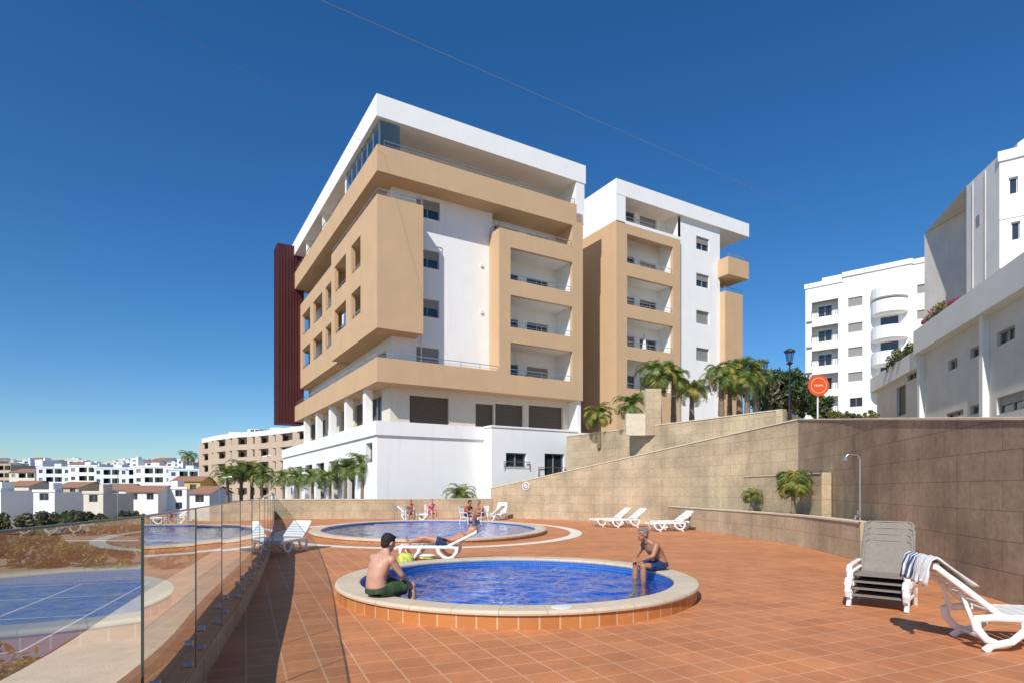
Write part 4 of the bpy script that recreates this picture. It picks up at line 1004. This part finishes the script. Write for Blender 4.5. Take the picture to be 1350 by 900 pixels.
def person(name,loc,rz,torso,arms,legs,head,skin,hair,cloth,shorts_len=.6,top=None,hat=None,vs=.009,handn=(0,0,1),hs=1.07,sc=1.0,bulk=1.0):
    E=empty(name,loc,rz); E.scale=(sc,)*3; g=Geo()
    side=(1,0,0)
    g.loft([t[0] for t in torso],[(t[1]*(bulk if i<6 else 1),t[2]*(bulk if i<6 else 1)) for i,t in enumerate(torso)],skin,20,side=side)
    ch=V(torso[-4][0]); up0=(V(torso[-3][0])-V(torso[2][0])).normalized(); bk=V((1,0,0)).cross(up0)
    for sd in (-1,1):
        g.ell(ch+V((.075*sd,0,0))+bk*.055-up0*.03,(.062,.045,.085),skin)
        g.ell(ch+V((.07*sd,0,0))-bk*.055,(.075,.05,.06),skin)
    for a,sd in zip(arms,(-1,1)):
        p=[V(q) for q in a]; sh,el,wr=p
        g.ell(sh,(.064,.064,.064),skin)
        c=V(torso[-3][0]); g.loft([V(torso[-1][0]),c.lerp(sh,.55)+V((0,0,.01)),sh+V((0,0,.015))],[.050,.053,.052],skin,10)
        g.loft([ch,sh],[.09,.06],skin,10)
        up=el-sh; fo=wr-el
        g.loft([sh,sh+up*.3,sh+up*.7,el,el+fo*.25,el+fo*.7,wr],[.057,.055,.046,.040,.043,.032,.026],skin,12)
        hand(g,wr,fo,handn,skin,-sd)
    for l in legs:
        p=[V(q) for q in l]; hp,kn,an,toe=p; up=kn-hp; lo=an-kn
        g.loft([hp,hp+up*.3,hp+up*.7,kn,kn+lo*.3,kn+lo*.7,an],[.090,.088,.070,.058,.060,.043,.035],skin,14)
        g.ell(kn,(.056,.059,.057),skin)
        fd=(toe-an); g.loft([an-fd*.25+V((0,0,-.01)),an+fd*.3+V((0,0,-.01)),an+fd*.8+V((0,0,-.03)),toe],[(.032,.035),(.04,.035),(.046,.022),(.035,.012)],skin,12,side=side)
    hc,hf,hu=V(head[0]),V(head[1]).normalized(),V(head[2]); hu=(hu-hf*hu.dot(hf)).normalized(); hr=hf.cross(hu)
    R=Matrix((hr,hf,hu)).transposed()
    s3=lambda *t: tuple(x*hs for x in t)
    q_=lambda r,f,u: hc+(hr*r+hf*f+hu*u)*hs
    g.loft([V(torso[-1][0])-(hc-V(torso[-1][0]))*.4,V(torso[-1][0]),q_(0,-.01,-.05)],[.068,.060,.058],skin,12)
    g.ell(q_(0,-.008,.02),s3(.075,.094,.098),skin,R); g.ell(q_(0,.022,-.045),s3(.056,.066,.066),skin,R)
    g.ell(q_(0,.058,-.085),s3(.026,.024,.022),skin,R)
    g.loft([q_(0,.082,.025),q_(0,.096,-.005),q_(0,.103,-.022),q_(0,.085,-.03)],[.009,.012,.015,.01],skin,8)
    for sd in (-1,1): g.ell(q_(.077*sd,-.005,-.005),s3(.012,.022,.034),skin,R,seg=10,rings=8)
    o=g.obj('body',E); remesh(o,vs)
    f=Geo()
    for sd in (-1,1):
        f.ell(q_(.031*sd,.078,.012),s3(.012,.007,.006),EYEW,R,seg=10,rings=6); f.ell(q_(.031*sd,.083,.012),s3(.005,.004,.005),HAIRK,R,seg=8,rings=6)
        f.loft([q_(.015*sd,.090,.032),q_(.032*sd,.088,.038),q_(.05*sd,.074,.032)],[.004,.0045,.003],hair,6)
    f.ell(q_(0,.082,-.052),s3(.022,.007,.005),LIP,R,seg=10,rings=6); f.obj('face_features',E,smooth=True)
    h=Geo(); h.ell(q_(0,-.024,.036),s3(.083,.091,.090),hair,R,24,16,.02)
    h.ell(q_(0,.028,.085),s3(.06,.052,.030),hair,R,16,10,.03)
    h.ell(q_(0,-.05,-.02),s3(.068,.047,.065),hair,R,16,10,.02)
    o=h.obj('hair',E); remesh(o,.008,2)
    c=Geo(); t0,t1=torso[0],torso[1]
    c.loft([V(t0[0]),V(t0[0])+V((0,0,.001)),V(t0[0]).lerp(V(t1[0]),.9)],[(t0[1]*.9,t0[2]*.9),((t0[1]+.02)*bulk,(t0[2]+.02)*bulk),((t1[1]+.012)*bulk,(t1[2]+.012)*bulk)],cloth,20,side=side)
    for l in legs:
        hp,kn=V(l[0]),V(l[1]); up=kn-hp
        c.loft([hp-up*.08,hp+up*.25,hp+up*shorts_len*.7,hp+up*shorts_len],[.09,.108,.099,.101],cloth,14)
    o=c.obj('swim_shorts',E); remesh(o,.010,4)
    if top:
        c=Geo(); c.loft([t[0] for t in torso[1:-2]],[(t[1]+.014,t[2]+.014) for t in torso[1:-2]],top,20,side=side)
        for a in arms: c.loft([V(a[0]),V(a[0]).lerp(V(a[1]),.4)],[.070,.062],top,12)
        o=c.obj('shirt',E); remesh(o,.011,4)
    return E
def sit(lean=.0,armf=(.42,.18),legspread=.13,footz=-.36,kneez=.07,turn=0,kf=.44):
    L=lambda y,z:(0,y+lean*z*1.0,z-lean*z*.25)
    torso=[(L(-.02,.07),.165,.125),(L(-.05,.16),.156,.120),(L(-.06,.27),.146,.110),(L(-.035,.38),.162,.114),(L(.0,.47),.170,.108),(L(.02,.53),.135,.088),(L(.045,.57),.074,.064),(L(.070,.615),.058,.058)]
    s=L(.02,.50); 
    arms=[((-.19,s[1],s[2]),(-.24,s[1]+(armf[0]-s[1])*.45,(s[2]+armf[1])/2-.05),(-.13,armf[0],armf[1])),((.19,s[1],s[2]),(.24,s[1]+(armf[0]-s[1])*.45,(s[2]+armf[1])/2-.05),(.13,armf[0],armf[1]))]
    legs=[((-.09,.0,.085),(-legspread,kf,kneez),(-legspread,kf-.02,footz),(-legspread,kf+.16,footz-.06)),((.09,.0,.085),(legspread,kf,kneez),(legspread,kf+.02,footz),(legspread,kf+.2,footz-.06))]
    h=L(.095,.72); return torso,arms,legs,h
t,a,l,h=sit(.10,(.36,.19),.16,-.40,.10)
person('seated_man',(-1.84,8.22,.235),heading((.66,.75)),t,a,l,(h,(0,.9,-.30),(0,.2,1)),SKIN,HAIRK,GREEN,.75,bulk=1.06,sc=1.03)
t,a,l,h=sit(.38,(.43,.215),.12,-.42,.09)
person('seated_man',(2.72,11.0,.235),heading((-.93,-.37)),t,a,l,(h,(-.15,1,-.05),(0,0,1)),SKIN2,HAIRG,NAVY,.7,bulk=1.08)
lb=LB.location
torso=[((0,.02,.0),.165,.11),((0,.12,.0),.15,.10),((0,.25,.035),.14,.10),((0,.37,.09),.16,.11),((0,.47,.14),.17,.10),((0,.53,.165),.13,.075),((0,.58,.19),.07,.06),((0,.63,.22),.055,.055)]
arms=[((-.19,.49,.14),(-.27,.28,.05),(-.24,.06,.05)),((.19,.49,.14),(.27,.28,.06),(.20,.08,.11))]
legs=[((-.09,.0,.0),(-.11,-.44,.05),(-.10,-.86,-.01),(-.12,-.92,.13)),((.09,.0,.0),(.11,-.42,.11),(.10,-.80,.0),(.12,-.88,.13))]
person('sunbather',(lb.x+1.06,lb.y-.03,.45),LB.rotation_euler.z,torso,arms,legs,((0,.72,.28),(0,-.3,1),(0,1,.3)),SKIN3,HAIRG,NAVY,.35)
FB=[(541,686,(.3,-1),SKIN3,HAIRG,NAVY,None),(568,685,(.5,-.9),SKIN,HAIRG,REDC,PINK),(616,690,(.8,-.5),SKIN2,HAIRK,NAVY,REDC),(634,689,(-.7,-.7),SKIN3,HAIRG,REDC,None)]
for px,py,hd,sk,hr_,cl,tp in FB:
    p=G(px,py); t,a,l,h=sit(.1,(.36,.18),.12,-.33,.08); person('seated_bather',(p.x,p.y,.36),heading(hd),t,a,l,(h,(0,1,-.1),(0,0,1)),sk,hr_,cl,.6,tp,None,vs=.014)
    E=empty('garden_chair',(p.x,p.y,0),heading(hd)); g=Geo()
    for sx in (-1,1):
        x=.27*sx
        g.loft([(x,.25,0),(x,.22,.34)],.02,PLASTIC,8); g.loft([(x,-.28,0),(x,-.2,.34),(x*.95,-.32,.85)],.02,PLASTIC,8); g.loft([(x,.24,.34),(x,.2,.56),(x,-.26,.58)],.018,PLASTIC,8)
    g.box(-.26,.26,-.2,.24,.32,.35,PLASTIC)
    for k in range(5): g.bar((-.2+.1*k,-.21,.36),(-.2+.1*k,-.32,.85),.05,.015,PLASTIC)
    g.bar((-.27,-.32,.85),(.27,-.32,.85),.05,.03,PLASTIC); g.obj('frame',E)
# ============================================================ LIGHT / SKY / CAMERA
EL=43.0; ts=V((-.42,-.907)).normalized()
to_sun=V((ts.x*math.cos(math.radians(EL)),ts.y*math.cos(math.radians(EL)),math.sin(math.radians(EL))))
sd=bpy.data.lights.new('sun','SUN'); sd.energy=5.0; sd.angle=math.radians(.5); sd.color=(1,.955,.89)
so=bpy.data.objects.new('sun',sd); scn.collection.objects.link(so); so.rotation_euler=(-to_sun).to_track_quat('-Z','Y').to_euler(); so.location=(0,0,60)
w=bpy.data.worlds.new('World'); scn.world=w; w.use_nodes=True; nt=w.node_tree; nt.nodes.clear()
sky=nt.nodes.new('ShaderNodeTexSky'); sky.sky_type='NISHITA'; sky.sun_disc=False; sky.sun_elevation=math.radians(EL); sky.sun_rotation=math.atan2(ts.x,ts.y)
sky.altitude=0; sky.air_density=1.0; sky.dust_density=.2; sky.ozone_density=4.0
hs_=nt.nodes.new('ShaderNodeHueSaturation'); hs_.inputs['Saturation'].default_value=1.27
nt.links.new(sky.outputs[0],hs_.inputs['Color'])
mx=nt.nodes.new('ShaderNodeMix'); mx.data_type='RGBA'; mx.blend_type='MULTIPLY'; mx.inputs[0].default_value=1.0; mx.inputs[7].default_value=(.84,.97,1.07,1)
nt.links.new(hs_.outputs[0],mx.inputs[6])
bg=nt.nodes.new('ShaderNodeBackground'); bg.inputs[1].default_value=.112; nt.links.new(mx.outputs[2],bg.inputs[0])
wo=nt.nodes.new('ShaderNodeOutputWorld'); nt.links.new(bg.outputs[0],wo.inputs[0])
cam=bpy.data.cameras.new('camera'); co=bpy.data.objects.new('camera',cam); scn.collection.objects.link(co); scn.camera=co
co.location=(0,0,CH); co.rotation_euler=(math.radians(90),0,0); cam.sensor_width=36; cam.lens=F/1350*36; cam.shift_y=(H0-450)/1350; cam.clip_end=9000; cam.clip_start=.05
scn.view_settings.view_transform='Standard'; scn.view_settings.look='None'; scn.view_settings.exposure=0
